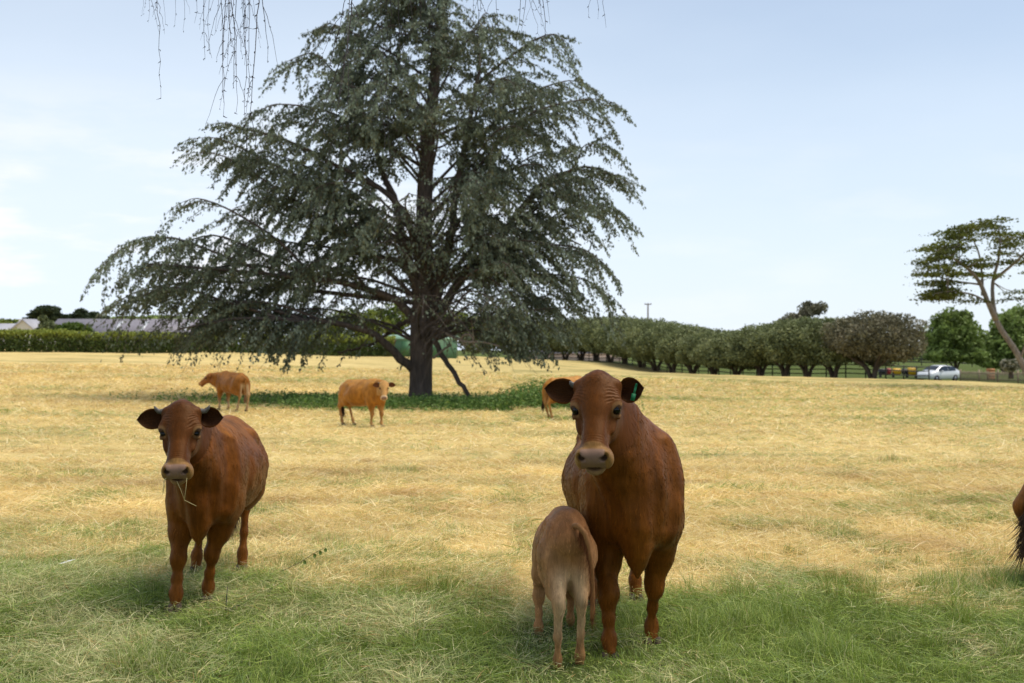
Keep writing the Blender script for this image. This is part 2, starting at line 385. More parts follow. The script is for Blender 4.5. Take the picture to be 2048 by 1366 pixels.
def make_cow(name, loc, rz, sc, feet, poll, yaw, pitch, roll, label, pal, hres=.006, res=.014, belly=1.0, tail=None, horns=0, tag=False,
             fur=0, calf=False, seed=1, ear=(.20, .135), eardroop=(.0, .0), pose=None, headk=1.0, fine=True, lids=0.0, thin=1.0, neckbase=None, stoop=0.0, leggy=0.0):
    rng = np.random.default_rng(seed)
    cow = empty(name, loc, rz, sc); cow['label'] = label
    cow['category'] = 'calf' if calf else 'cow'
    M = head_frame(poll, yaw, pitch, roll); poll = np.array(poll, float)
    def H(u, v, w): return poll + M @ (np.array([u, v, w]) * headk)
    hk = headk
    hc_ = H(.25, 0, -.05)
    lo = np.array([-1.0, -.5, -.02]); hi = np.array([.85, .5, 1.45])
    hext = .40 * hk
    lo = np.minimum(lo, hc_ - hext); hi = np.maximum(hi, hc_ + hext)
    flo, fhi = hc_ - .30 * hk, hc_ + .30 * hk
    if not fine: hres = res
    S = Sdf(*[axis_grid(lo[i], hi[i], res, flo[i], fhi[i], hres) for i in range(3)])
    Bk = belly; T = thin
    # --- trunk
    S.ell((.14, 0, .895), (.55, .30 * T, .315), .05)
    S.ell((-.18, 0, .855), (.56, .345 * Bk * T, .31 * (.5 + .5 * Bk)), .08)
    S.cap((.42, 0, 1.13), (-.62, 0, 1.13), .115, .115, .14)
    S.ell((.40, 0, 1.13), (.24, .10, .14), .10)
    for sg in (1, -1):
        S.ell((.44, sg * .155 * T, .88), (.19, .115, .31), .08)           # shoulder
        S.ell((.52, sg * .155 * T, .74), (.13, .085, .16), .06)            # point of shoulder / arm
        S.cap((-.40, sg * .205 * T, 1.10), (-.46, sg * .17 * T, 1.07), .045, .05, .08)  # hook bone
        S.ell((-.80, sg * .10 * T, 1.00), (.07, .05, .06), .08)          # pin bone
        S.ell((-.60, sg * .145 * T, .86), (.235, .115, .27), .08)         # thigh
        S.ell((-.50, sg * .17 * T, .68), (.13, .075, .16), .07)
    S.ell((-.60, 0, 1.01), (.26, .21 * T, .17), .10)
    if calf: S.ell((-.66, 0, 1.02), (.22, .20 * T, .20), .10)
    S.ell((.55, 0, .86), (.22, .195 * T, .29), .10)                        # chest
    S.cap((.66, 0, .74), (.70, 0, .55), .11, .05, .09)                    # brisket
    S.cap((.69, 0, .56), (.685, 0, .455), .04, .010, .05)
    if calf: pass
    # --- legs
    hoofs = []
    for key in ('fl', 'fr', 'rl', 'rr'):
        sg = 1 if key[1] == 'l' else -1; f = np.array([*feet[key], 0.0]); 
        if key[0] == 'f':
            el = np.array([.42, sg * .165 * T, .70]); dxy = f - np.array([.50, sg * .15, 0])
            kn = np.array([.50, sg * .148, .355]) + dxy * np.array([.62, .75, 0]) + np.array([.008, 0, 0]); fe = np.array([f[0] - .015, f[1], .125])
            S.chain([el, el * .45 + kn * .55 + np.array([.012, 0, 0]), kn], [.098, .060, .040], .09)
            S.ell(kn + np.array([.012, 0, .0]), (.041, .041, .066), .06)
            S.chain([kn, kn * .45 + fe * .55, fe], [.038, .026, .029], .04)
            S.ell(fe, (.033, .032, .046), .04)
            S.chain([fe, f + np.array([.025, 0, .06])], [.029, .033], .04)
        else:
            hp = np.array([-.60, sg * .15 * T, .86]); dxy = f - np.array([-.66, sg * .14, 0])
            st = np.array([-.47, sg * .18 * T, .70]) + dxy * .15; ho = np.array([-.80, sg * .135, .50]) + dxy * np.array([.75, .8, 0]); fe = np.array([f[0] - .015, f[1], .145])
            S.chain([hp, st], [.16, .10], .08)
            S.chain([st, st * .5 + ho * .5 + np.array([-.03, 0, 0]), ho + np.array([.02, 0, .03])], [.10, .068, .040], .08)
            S.chain([hp + np.array([-.12, 0, -.05]), ho + np.array([-.025, 0, .04])], [.09, .028], .10)
            S.ell(ho, (.042, .032, .06), .03)
            S.chain([ho, ho * .45 + fe * .55, fe], [.038, .028, .030], .035)
            S.ell(fe, (.033, .032, .046), .04)
            S.chain([fe, f + np.array([.025, 0, .06])], [.033, .038], .03)
        hoofs.append(f)
    for sg in (1, -1):      # hollows: in front of the shoulder, behind it, and above the stifle
        S.cap((.58, sg * .225 * T, 1.12), (.69, sg * .21 * T, .74), .028, .036, .10, None, True)
        S.cap((.76, sg * .11, .98), (.755, sg * .105, .66), .024, .022, .07, None, True)
        S.cap((.20, sg * .33 * T, .98), (.30, sg * .30 * T, .66), .018, .022, .08, None, True)
        S.ell((-.42, sg * .36 * T, 1.0), (.13, .06, .10), .08, None, True)
    # --- neck
    nb = np.array(neckbase if neckbase is not None else (.45, 0, 1.02))
    back = H(.03, 0, -.06); thr = H(.17, 0, -.17)
    lat = np.array([-(back - nb)[1], (back - nb)[0], 0]); lat = unit(lat) if np.linalg.norm(lat) > .05 else np.array([0, 1., 0])
    mid = (nb + back) / 2 + np.array([0, 0, .03])
    S.chain([nb + np.array([-.10, 0, .06]), mid, back], [.14, .115, .085 * hk], .10, (lat, .88))
    S.chain([nb + np.array([.06, 0, -.17]), (nb + np.array([.12, 0, -.12])) * .45 + thr * .55, thr], [.17, .125, .08 * hk], .12, (lat, .80))
    S.chain([thr + np.array([-.02, 0, -.02]), (thr * .5 + np.array([.68, 0, .70]) * .5) + np.array([.02, 0, -.035]), (.705, 0, .62)], [.03, .026, .05], .05)   # dewlap
    S.chain([(.70, 0, .86), (.745, .005, .72), (.735, 0, .58)], [.03, .028, .03], .05)
    # --- head
    def he(c, r, k=.03, sub=False, ang=0.0, angv=0.0):
        MM = M
        if ang:
            ca, sa = math.cos(ang), math.sin(ang); MM = M @ np.array([[ca, 0, sa], [0, 1, 0], [-sa, 0, ca]])
        if angv:
            ca, sa = math.cos(angv), math.sin(angv); MM = MM @ np.array([[ca, -sa, 0], [sa, ca, 0], [0, 0, 1]])
        S.ell(H(*c), np.array(r) * hk, k * hk, MM, sub)
    def hcap(a, b, ra, rb, k=.03, fl=None, sub=False):
        S.cap(H(*a), H(*b), ra * hk, rb * hk, k * hk, (M[:, 1], fl) if fl else None, sub)
    he((.085, 0, -.055), (.092, .120, .090), .04)
    he((.160, 0, -.060), (.130, .106, .080), .04)
    he((.044, 0, -.022), (.046, .088, .044), .03)                       # poll dome
    hcap((.16, 0, -.048), (.42, 0, -.050), .068, .046, .04, 1.18)        # nasal bridge
    hcap((.30, 0, -.085), (.45, 0, -.080), .062, .055, .04, 1.10)
    hcap((.12, 0, -.155), (.42, 0, -.140), .066, .046, .05, 1.1)         # lower jaw
    for sg in (1, -1):
        he((.185, sg * .066, -.130), (.125, .042, .078), .04)           # cheek
        he((.052, sg * .094, -.034), (.034, .032, .036), .02)           # horn seat
        he((.155, sg * .096, -.030), (.050, .030, .024), .025)           # brow
        he((.250, sg * .084, -.082), (.070, .022, .020), .02)
        he((.300, sg * .092, -.045), (.070, .022, .022), .04, True)           # cheekbone
        he((.196, sg * .124, -.046), (.028, .024, .021), .012, True)    # socket
        he((.482, sg * .052, -.042), (.034, .036, .034), .018)          # nostril wings
        he((.462, sg * .060, -.100), (.050, .038, .050), .03)           # upper lip pads
    he((.480, 0, -.064), (.040, .062, .052), .025)
    he((.458, 0, -.165), (.055, .054, .032), .016)                      # lower lip
    if fine:
        for sg in (1, -1):
            he((.508, sg * .050, -.038), (.020, .019, .011), .007, True, .5, sg * .5)
            he((.498, sg * .066, -.026), (.013, .009, .016), .007, True)
            he((.178, sg * .118, -.027), (.036, .017, .0075), .008, False, .2)  # upper lid
            he((.214, sg * .114, -.066), (.030, .013, .007), .008, False, .1)   # lower lid
        he((.497, 0, -.142), (.040, .058, .0030), .008, True, -.1)      # mouth line
        he((.528, 0, -.065), (.010, .0035, .035), .008, True)           # philtrum
    # tail head
    S.cap((-.78, 0, 1.09), (-.87, 0, 1.05), .05, .03, .06)
    if pose == 'udder':
        S.ell((-.38, 0, .53), (.16, .13, .11), .06)
    V, Q = S.mesh()
    P = (V - poll) @ M / hk                                                # head coordinates
    u, v_, w = P.T
    fn = np.cross(V[Q[:, 2]] - V[Q[:, 0]], V[Q[:, 3]] - V[Q[:, 1]]); VN = np.zeros_like(V)
    for i_ in range(4):
        for ax_ in range(3): VN[:, ax_] += np.bincount(Q[:, i_], fn[:, ax_], len(V))
    VN = unit(VN)
    hd = smooth01(u, -.06, .04) * (np.abs(v_) < .2) * (w > -.26) * (w < .1) * (u < .6)
    dsp = (fnoise(V * 6, seed + 31, 3) - .5) * .024 * (1 - hd) + (fnoise(V * np.array([22, 22, 5.]), seed + 33, 2) - .5) * .006 * (1 - hd) * smooth01(V[:, 0], .1, .5) * smooth01(V[:, 2], .5, .7)
    if fine:
        for sg in (1, -1):
            rr_ = np.sqrt((u - .250) ** 2 + ((np.abs(v_) - .135) * 1.05) ** 2) + .022 * (fnoise(P * 22, seed + 40, 2) - .5)
            msk = smooth01(rr_, .075, .095) * smooth01(rr_, .20, .14) * smooth01(u, .07, .11) * smooth01(np.abs(v_), .035, .07) * (w > -.06) * (v_ * sg > 0)
            dsp += .0015 * np.sin(rr_ * 2 * np.pi / .0165) * msk * hd * pal.get('wrinkle', 1)
        dsp += -.0016 * (np.sin(u * 2 * np.pi / .014) * .5 + .5) * smooth01(u, .36, .39) * smooth01(u, .435, .42) * (w > -.06)
    V = V + VN * dsp[:, None]
    if stoop:
        if leggy: V[:, 2] += leggy * np.clip((V[:, 2] - .10) / .50, 0, 1)
        V[:, 2] -= stoop * smooth01(V[:, 0], -.45, .45) * smooth01(V[:, 2], .45, .85)
    # --- colours
    base = np.array(pal['coat']); C = np.tile(base, (len(V), 1)).astype(float)
    def blend(mask, col): 
        nonlocal C
        C = C * (1 - mask[:, None]) + np.array(col) * mask[:, None]
    nz = fnoise(V * np.array([3, 3, 2.0]), seed, 3); nf = fnoise(V * 9, seed + 5, 3)
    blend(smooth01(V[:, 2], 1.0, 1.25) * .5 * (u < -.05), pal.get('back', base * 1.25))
    blend(smooth01(nz, .45, .7) * .45, pal.get('dark', base * .7))
    bel = smooth01(V[:, 2], .62, .48) * smooth01(np.abs(V[:, 1]), .24, .10) * (V[:, 2] > .4)
    blend(bel * .6, pal.get('belly', base * 1.3))
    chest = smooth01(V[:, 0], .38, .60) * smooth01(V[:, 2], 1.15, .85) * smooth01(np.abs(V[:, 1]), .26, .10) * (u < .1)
    blend(chest * .6, pal.get('dark', base * .6))  # chest coat darker by nature, with shade below head and neck painted in
    blend(smooth01(V[:, 2], .50, .22) * .75, pal.get('leg', base * 1.1))
    inner = smooth01(V[:, 2], .98, .80) * smooth01(V[:, 0], -.64, -.76) * smooth01(np.abs(V[:, 1]), .20, .08) * smooth01(V[:, 2], .18, .50)
    blend(inner * pal.get('rump_k', .6), pal.get('rump', base * 1.5))
    hd = smooth01(u, -.06, .04) * (np.abs(v_) < .2) * (w > -.26) * (w < .1) * (u < .6)
    blend(hd * .8, pal.get('face', base * .85))
    ring = smooth01(u + .25 * (w + .05) + .3 * np.maximum(np.abs(v_) - .05, 0), .425, .450) * hd
    ring2 = smooth01(np.abs(v_) + .9 * (u - .42) * 0 + nf * .02, .04, .06)
    blend(ring * .55, pal.get('ring', (.34, .19, .065)))
    pad = smooth01(u + .30 * w, .455, .470) * smooth01(np.abs(v_), .066, .055) * smooth01(w, -.122, -.108) * (w < .03)
    padc = np.array(pal.get('nose', (.23, .14, .10)))
    blend(pad, padc)
    lip = smooth01(u, .43, .46) * smooth01(w, -.115, -.135) * hd; blend(lip * .6, pal.get('lip', (.25, .16, .09)))
    for sg in (1, -1):
        e = H(.196, sg * .110, -.045); de = np.linalg.norm(V - e, axis=1) / hk
        blend(smooth01(de, .052, .034) * .5, pal.get('eyering', (.34, .19, .08)))
        blend(smooth01(de, .031, .026) * .85, (.02, .012, .01))
        nn = H(.502, sg * .055, -.034); dn = np.linalg.norm(V - nn, axis=1) / hk
        blend(smooth01(dn, .022, .015), (.03, .016, .012)) if fine else None
    blend(smooth01(u, .46, .48) * smooth01(np.abs(w + .142), .008, .003) * (np.abs(v_) < .062), (.09, .05, .03)) if fine else None
    stk = fnoise(V * np.array([15, 15, 2.6]) + 3 * fnoise(V * 2.5, seed + 60, 2)[:, None], seed + 61, 3); stk2 = fnoise(V * np.array([38, 38, 5.]), seed + 63, 2)
    C = C * (1 + (1 - np.clip(hd, 0, 1) * .7) * ((stk - .5) * .75 + (stk2 - .5) * .6))[:, None]  # hair streaks in the coat colour, standing in for highlights
    C = np.clip(C, .001, .9)
    mud = pal.get('mud', 0)
    if mud: blend(np.clip(smooth01(V[:, 2], .75, .3) * mud * smooth01(nf, .3, .5), 0, 1), (.03, .022, .015))
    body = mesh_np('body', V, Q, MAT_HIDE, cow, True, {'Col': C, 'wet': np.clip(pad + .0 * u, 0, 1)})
    # --- eyes
    for sg in (1, -1):
        c = H(.196, sg * .1005, -.045); r_ = .0255 * hk
        a = np.linspace(0, np.pi, 11); b_ = np.linspace(0, 2 * np.pi, 17)[:-1]
        Vs = np.array([[math.cos(x), math.sin(x) * math.cos(y), math.sin(x) * math.sin(y)] for x in a for y in b_]) * r_
        g = np.arange(11 * 16).reshape(11, 16); Fq = np.stack([g[:-1], np.roll(g[:-1], -1, 1), np.roll(g[1:], -1, 1), g[1:]], -1).reshape(-1, 4)
        Vs = Vs * np.array([1.05, 1, 1 - lids]) @ M.T
        mesh_np('eye', Vs + c, Fq, MAT_EYE, cow)
        if fine:   # lashes
            k = 14; t = np.linspace(-.024, .022, k); r0 = np.array([H(.188 + x, sg * (.134 - abs(x) * .25), -.024 - .25 * abs(x)) for x in t])
            D = np.tile(M[:, 1] * sg + M[:, 0] * .35 - M[:, 2] * .1, (k, 1)) + rng.normal(0, .12, (k, 3))
            hair_obj('eyelashes', r0, unit(D), np.full(k, .022), np.full((k, 3), .012), .0006, cow, bend=np.tile(-M[:, 2] * .0 + M[:, 0] * .2, (k, 1)))
    # --- ears
    for i, sg in enumerate((1, -1)):
        droop, fwd, length = (eardroop[i] + (0, 0, 1))[:3] if isinstance(eardroop[i], tuple) else (eardroop[i], .15, 1)
        base_ = H(.070, sg * .104, -.064)
        ax = M[:, 1] * sg * math.cos(droop) + np.array([0, 0, -1.0]) * math.sin(droop) - M[:, 2] * .12 + M[:, 0] * 0
        ax = unit(ax); fw = unit(M[:, 0] * .55 + M[:, 2] * .75 + np.array([0, 0, 0.]) + ax * fwd)
        fw = unit(fw - ax * np.dot(fw, ax)); sd_ = np.cross(fw, ax)
        Ve, Fe, tt, ss, n0 = ear_geo(ear[0] * hk * length, ear[1] * hk, .035 * hk)
        Rr = np.stack([ax, sd_, fw], -1)
        Vw = Ve @ Rr.T + base_
        inner_c = np.array(pal.get('ear_in', (.035, .012, .006))); out_c = np.array(pal.get('ear_out', base))
        rim_ = smooth01(np.abs(ss), .80, .97); isin = np.arange(len(Ve)) < n0
        cc = np.where(isin[:, None], inner_c * (1 - rim_[:, None]) + out_c * rim_[:, None], out_c)
        eo = mesh_np('ear', Vw, Fe, MAT_HIDE, cow, True, {'Col': cc, 'wet': np.zeros(len(Ve))})
        if fine and fur:
            k = 900; t = rng.random(k) * .85; s2 = rng.uniform(-1, 1, k)
            wid = ear[1] * hk / 2 * np.interp(t, [0, .12, .3, .5, .7, .85, .95, 1], [.42, .66, .95, 1.0, .86, .58, .28, .03])
            Pl = np.stack([t * ear[0] * hk * length, wid * s2, -.035 * hk * (1 - s2 ** 2) * (1 - .75 * t) + .02 * t ** 2], -1)
            D = np.stack([rng.normal(.8, .2, k), s2 * .6 + rng.normal(0, .2, k), rng.uniform(.1, .7, k)], -1)
            cl = np.array(out_c) * rng.uniform(.5, 1.6, (k, 1)) * (.4 + .6 * np.abs(s2[:, None]))
            h = hair_obj('ear_hair', Pl @ Rr.T + base_, unit(D) @ Rr.T, rng.uniform(.006, .022, k) * hk * (1.25 - .9 * np.abs(s2)), cl, .0004, eo)
        if tag and sg == 1:
            tb = np.array([.52 * ear[0], TAGY * ear[1], .004]); tm = MB()
            def strip(pts, hw, th=.003):
                pts = np.array(pts); 
                for a_, b2 in zip(pts[:-1], pts[1:]):
                    d_ = unit(b2 - a_); n_ = unit(np.cross(d_, [0, 0, 1])); c_ = (a_ + b2) / 2
                    tm.box(c_, (np.linalg.norm(b2 - a_) + .002, hw * 2, th), np.stack([d_, n_, np.cross(d_, n_)], -1))
            dn_ = unit(Rr.T @ np.array([0, -.25, -1.0]))
            strip([tb, tb + dn_ * .055 + np.array([0, 0, .012])], .006); strip([tb + dn_ * .05 + np.array([0, 0, .012]), tb + dn_ * .085 + np.array([0, 0, .014])], .011)
            tm.tube([tb + np.array([0, 0, -.01]), tb + np.array([0, 0, .008])], .0055, 10)
            tm.V = [x @ Rr.T + base_ for x in tm.V]
            tm.build('ear_tag', MAT_TAG, eo, False)
    # --- horns
    if horns:
        for sg in (1, -1):
            k = horns if np.ndim(horns) == 0 else horns[0 if sg > 0 else 1]
            if k <= 0: continue
            a = H(.045, sg * .100, -.030); b_ = a + M[:, 1] * sg * .040 * k + M[:, 2] * .0; c = b_ + M[:, 1] * sg * .02 * k + np.array([0, 0, .022 * k]) + M[:, 2] * .012 * k
            Vt, Ft = tube([a, (a + b_) / 2, b_, (b_ + c) / 2 + M[:, 1] * sg * .003, c], np.array([.019, .018, .015, .011, .004]) * hk, 10)
            mesh_np('horn', Vt, Ft, MAT_HORN, cow)
    # --- hooves: two toes each
    for f in hoofs:
        hm = MB()
        for sg in (1, -1):
            c = np.array([f[0] + .035, f[1] + sg * .024, 0]); th = np.arange(12) * np.pi / 6
            rings = []
            for z_, kx, ky, ox in ((.0, .055, .024, .012), (.03, .050, .023, .006), (.065, .036, .020, -.008), (.072, .02, .01, -.01)):
                rings.append(np.stack([c[0] + ox + kx * np.cos(th) * (1 + .15 * np.cos(th)), c[1] + ky * np.sin(th), np.full(12, z_)], -1))
            Vh = np.concatenate(rings); g = np.arange(48).reshape(4, 12)
            hm.add(Vh, np.stack([g[:-1], np.roll(g[:-1], -1, 1), np.roll(g[1:], -1, 1), g[1:]], -1).reshape(-1, 4))
        hm.build('hoof', MAT_HOOF, cow)
    # --- tail with switch
    if tail:
        tp = np.array(tail['path'], float); tt = np.linspace(0, len(tp) - 1, 26)
        tp2 = np.stack([np.interp(tt, np.arange(len(tp)), tp[:, i]) for i in range(3)], -1)
        for _ in range(2): tp2[1:-1] = (tp2[:-2] + tp2[1:-1] * 2 + tp2[2:]) / 4
        rr = np.interp(np.linspace(0, 1, 26), [0, .12, .6, 1], np.array(tail.get('r', [.034, .022, .013, .009])))
        Vt, Ft = tube(tp2, rr, 10); tc_ = np.array(tail.get('col', pal['coat']))
        to = mesh_np('tail', Vt, Ft, MAT_HIDE, cow, True, {'Col': np.tile(tc_, (len(Vt), 1)), 'wet': np.zeros(len(Vt))})
        k = tail.get('n', 900); sw = tail.get('switch', .3); t = rng.random(k) ** .7; idx = (25 * (1 - sw * t)).astype(int).clip(0, 25)
        r0 = tp2[idx] + rng.normal(0, .006, (k, 3)); D = np.tile([0, 0, -1.0], (k, 1)) + rng.normal(0, tail.get('spread', .14), (k, 3))
        cl = np.array(tail.get('swcol', (.03, .015, .008))) * rng.uniform(.5, 1.8, (k, 1))
        hair_obj('tail_switch', r0, unit(D), rng.uniform(.4, 1, k) * tail.get('len', .18), cl, tail.get('hr', .0011), to, 5, rng.normal(0, .15, (k, 3)))
    # --- short coat
    if fur:
        A = V[Q[:, 0]]; Bv = V[Q[:, 1]]; Cv = V[Q[:, 2]]; Dv = V[Q[:, 3]]
        nrm = np.cross(Cv - A, Dv - Bv); ar = np.linalg.norm(nrm, axis=1) / 2
        pick = rng.choice(len(Q), fur, p=ar / ar.sum()); a, b_ = rng.random((2, fur, 1))
        r0 = (A[pick] * (1 - a) + Bv[pick] * a) * (1 - b_) + (Dv[pick] * (1 - a) + Cv[pick] * a) * b_
        nn = unit(nrm[pick]); Pu = (r0 - poll) @ M / hk
        keep = (Pu[:, 0] < .445) | (np.abs(Pu[:, 1]) > .15) | (Pu[:, 2] > .2) | (Pu[:, 2] < -.3)
        for sg in (1, -1): keep &= np.linalg.norm(r0 - H(.196, sg * .105, -.045), axis=1) > .034 * hk
        keep &= r0[:, 2] > .05
        r0, nn, Pu, pick = r0[keep], nn[keep], Pu[keep], pick[keep]; n = len(r0)
        isH = (Pu[:, 0] > -.03) & (np.abs(Pu[:, 1]) < .16) & (np.abs(Pu[:, 2] + .07) < .16) & (Pu[:, 0] < .6)
        flow = np.where(isH[:, None], M[:, 0] * 1.0, np.array([-.55, 0, -1.0]))
        top = (~isH) & (nn[:, 2] > .6); flow[top] = (-1, 0, -.1)
        wv = np.stack([fnoise(r0 * 7, seed + 11, 2), fnoise(r0 * 7, seed + 12, 2), fnoise(r0 * 7, seed + 13, 2)], -1) - .5
        flow = flow + wv * .7
        if True:   # whorl on the poll
            whorl = isH & (Pu[:, 0] < .10); flow[whorl] += rng.normal(0, .5, (whorl.sum(), 3))
        tng = flow - nn * (flow * nn).sum(1, keepdims=True)
        D = unit(unit(tng) * 1.0 + nn * (.10 + .14 * rng.random((n, 1))) + rng.normal(0, .07, (n, 3)))
        cl = (C[Q[pick, 0]]) * np.where(isH & (Pu[:, 0] < .12), .7, 1)[:, None] * (.35 + 1.3 * fnoise(r0 * np.array([55, 55, 8]), seed + 3, 2)[:, None]) * (.6 + .8 * fnoise(r0 * np.array([16, 16, 3]), seed + 4, 2)[:, None]) * rng.uniform(.7, 1.45, (n, 1))
        Lg = rng.uniform(.7, 1.2, n) * np.where(isH, .008, .013) * pal.get('furlen', 1) * np.where(isH & (Pu[:, 0] < .10) & (np.abs(Pu[:, 1]) < .08), 2.4, 1)
        lk = (rng.random(n) < .14) & ~isH; radv = np.full(n, pal.get('hr', .00042)); radv[lk] = .0011; Lg[lk] *= 2.6; cl[lk] *= rng.uniform(.55, 1.9, (lk.sum(), 1)); D[lk] = unit(D[lk] - nn[lk] * .12)  # thicker locks, their tones varied to read as highlight streaks
        hair_obj('coat', r0 - nn * .0005, D, Lg, np.clip(cl, 0, 1), radv, body, 4, -nn * .12)
    return cow
def W2L(o, rz, sc, p):
    d = np.array(p, float) - np.array(o); c, s_ = math.cos(-rz), math.sin(-rz)
    return np.array([c * d[0] - s_ * d[1], s_ * d[0] + c * d[1], d[2]]) / sc
def F4(o, rz, sc, **k):
    return {a: tuple(W2L(o, rz, sc, (*b, o[2]))[:2]) for a, b in k.items()}
STD = dict(fl=(.52, .15), fr=(.46, -.15), rl=(-.62, .14), rr=(-.74, -.14))
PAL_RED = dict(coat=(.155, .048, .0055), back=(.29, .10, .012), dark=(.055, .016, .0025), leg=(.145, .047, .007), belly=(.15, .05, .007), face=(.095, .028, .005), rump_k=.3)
o = (.655, 6.78, -.03); rz = R(-90)
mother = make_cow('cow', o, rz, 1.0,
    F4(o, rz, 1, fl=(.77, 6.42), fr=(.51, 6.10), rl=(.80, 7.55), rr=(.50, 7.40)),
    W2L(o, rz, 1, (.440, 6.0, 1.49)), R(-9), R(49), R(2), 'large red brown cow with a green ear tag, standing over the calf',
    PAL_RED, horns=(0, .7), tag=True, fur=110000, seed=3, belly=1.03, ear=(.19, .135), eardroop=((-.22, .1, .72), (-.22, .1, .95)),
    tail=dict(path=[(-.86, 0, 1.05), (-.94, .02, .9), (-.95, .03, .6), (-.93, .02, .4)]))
# the heifer on the left
o = (-2.005, 7.90, -.03); rz = R(-85); sc = .93
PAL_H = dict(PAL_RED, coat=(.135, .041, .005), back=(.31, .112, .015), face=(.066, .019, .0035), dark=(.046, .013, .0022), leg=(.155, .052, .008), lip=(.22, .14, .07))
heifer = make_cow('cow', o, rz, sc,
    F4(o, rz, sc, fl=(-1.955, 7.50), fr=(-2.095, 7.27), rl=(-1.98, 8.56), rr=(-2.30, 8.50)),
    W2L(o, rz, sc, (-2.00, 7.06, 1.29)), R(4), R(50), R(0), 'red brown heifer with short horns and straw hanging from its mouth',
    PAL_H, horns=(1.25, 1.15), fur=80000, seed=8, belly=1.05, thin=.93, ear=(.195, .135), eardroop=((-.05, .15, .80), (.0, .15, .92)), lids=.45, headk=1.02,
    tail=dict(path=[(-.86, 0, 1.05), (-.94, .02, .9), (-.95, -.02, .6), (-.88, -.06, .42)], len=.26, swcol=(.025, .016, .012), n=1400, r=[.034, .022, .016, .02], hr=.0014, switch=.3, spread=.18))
# the calf, seen from behind
o = (.262, 6.33, -.03); rz = R(93); sc = .605
PAL_CALF = dict(coat=(.30, .15, .062), back=(.22, .070, .018), dark=(.20, .085, .03), leg=(.40, .20, .08), belly=(.34, .19, .10), rump=(.47, .32, .18), rump_k=.85, face=(.30, .13, .05), furlen=1.1)
calf = make_cow('calf', o, rz, sc,
    F4(o, rz, sc, rl=(.228, 5.84), rr=(.342, 5.92), fl=(.150, 6.58), fr=(.340, 6.78)),
    (.94, -.13, .98), R(-32), R(20), 0, 'small fawn calf seen from behind, suckling beside the large cow', PAL_CALF,
    calf=True, fur=70000, seed=21, belly=.86, thin=.66, stoop=.24, leggy=.13, headk=.92, fine=False, res=.013, neckbase=(.47, 0, .92),
    tail=dict(path=[(-.80, -.01, 1.24), (-.89, -.05, 1.28), (-.94, -.12, 1.22), (-.95, -.165, 1.0), (-.94, -.18, .72), (-.93, -.175, .52)], col=(.26, .12, .045), r=[.030, .026, .020, .018], swcol=(.12, .04, .016), len=.16, n=1500, hr=.0012, switch=.7, spread=.06))
calf_tail = None
# the herd behind, by the cedar
PAL_TAN = dict(coat=(.38, .155, .026), back=(.48, .24, .06), dark=(.22, .075, .012), leg=(.48, .27, .10), belly=(.5, .3, .12), face=(.50, .28, .10), ring=(.62, .48, .30), rump=(.45, .25, .10), ear_in=(.12, .045, .02), ear_out=(.2, .07, .02))
o = (-3.93, 31.0, -.53); rz = R(-42)
make_cow('cow', o, rz, 1.0, STD, W2L(o, rz, 1, (-3.33, 30.35, .70)), R(-43), R(55), 0, 'orange tan cow with a pale face looking over from left of the cedar trunk', PAL_TAN,
    fine=False, res=.02, horns=1.0, seed=31, belly=1.12, tail=dict(path=[(-.86, 0, 1.05), (-.94, .02, .9), (-.95, .03, .6), (-.93, .05, .4)], n=500, swcol=(.02, .015, .012), len=.3, hr=.003))
PAL_BR = dict(coat=(.26, .10, .020), back=(.30, .125, .03), dark=(.15, .052, .01), leg=(.52, .38, .22), belly=(.35, .2, .08), rump=(.55, .38, .20), rump_k=.95, face=(.27, .10, .03))
o = (-9.15, 38.0, -.50); rz = R(133)
make_cow('cow', o, rz, 1.0, STD, W2L(o, rz, 1, (-9.98, 38.55, .70)), R(52), R(38), 0, 'brown cow with pale hind legs, its back turned and its head pointing left', PAL_BR,
    fine=False, res=.02, horns=.8, seed=41, tail=dict(path=[(-.86, 0, 1.05), (-.94, .02, .9), (-.95, .03, .6), (-.93, .05, .4)], n=500, swcol=(.2, .1, .05), len=.2, hr=.003))
o = (1.63, 34.0, -.55); rz = R(40)
make_cow('cow', o, rz, 1.0, dict(fl=(.40, .14), fr=(.68, -.15), rl=(-.62, .14), rr=(-.74, -.14)), (1.0, 0, 1.15), R(0), R(45), 0, 'orange brown cow half hidden behind the ear of the large cow', PAL_TAN,
    fine=False, res=.02, seed=51, tail=dict(path=[(-.86, 0, 1.05), (-.94, .02, .9), (-.95, .03, .6), (-.93, .05, .4)], n=300, len=.2, hr=.003))
o = (4.53, 8.15, -.02); rz = R(6)
PAL_MUD = dict(PAL_RED, coat=(.27, .11, .03), mud=.95)
make_cow('cow', o, rz, 1.0, dict(fl=(.52, .15), fr=(.46, -.15), rl=(-.84, .14), rr=(-.84, -.14)), (1.1, 0, 1.2), 0, R(45), 0, 'cow with mud caked hind legs, cut off by the right edge', PAL_MUD,
    fine=False, res=.012, seed=61, fur=20000, tail=dict(path=[(-.86, 0, 1.05), (-.93, -.02, .9), (-.97, -.06, .6), (-1.0, -.10, .40)], n=2200, swcol=(.035, .024, .016), len=.32, hr=.004, r=[.034, .025, .02, .022], switch=.35, spread=.16))
for _o in list(scene.objects):
    if _o.name.startswith('cow') and _o.parent is None: _o['group'] = 'cattle in the field'
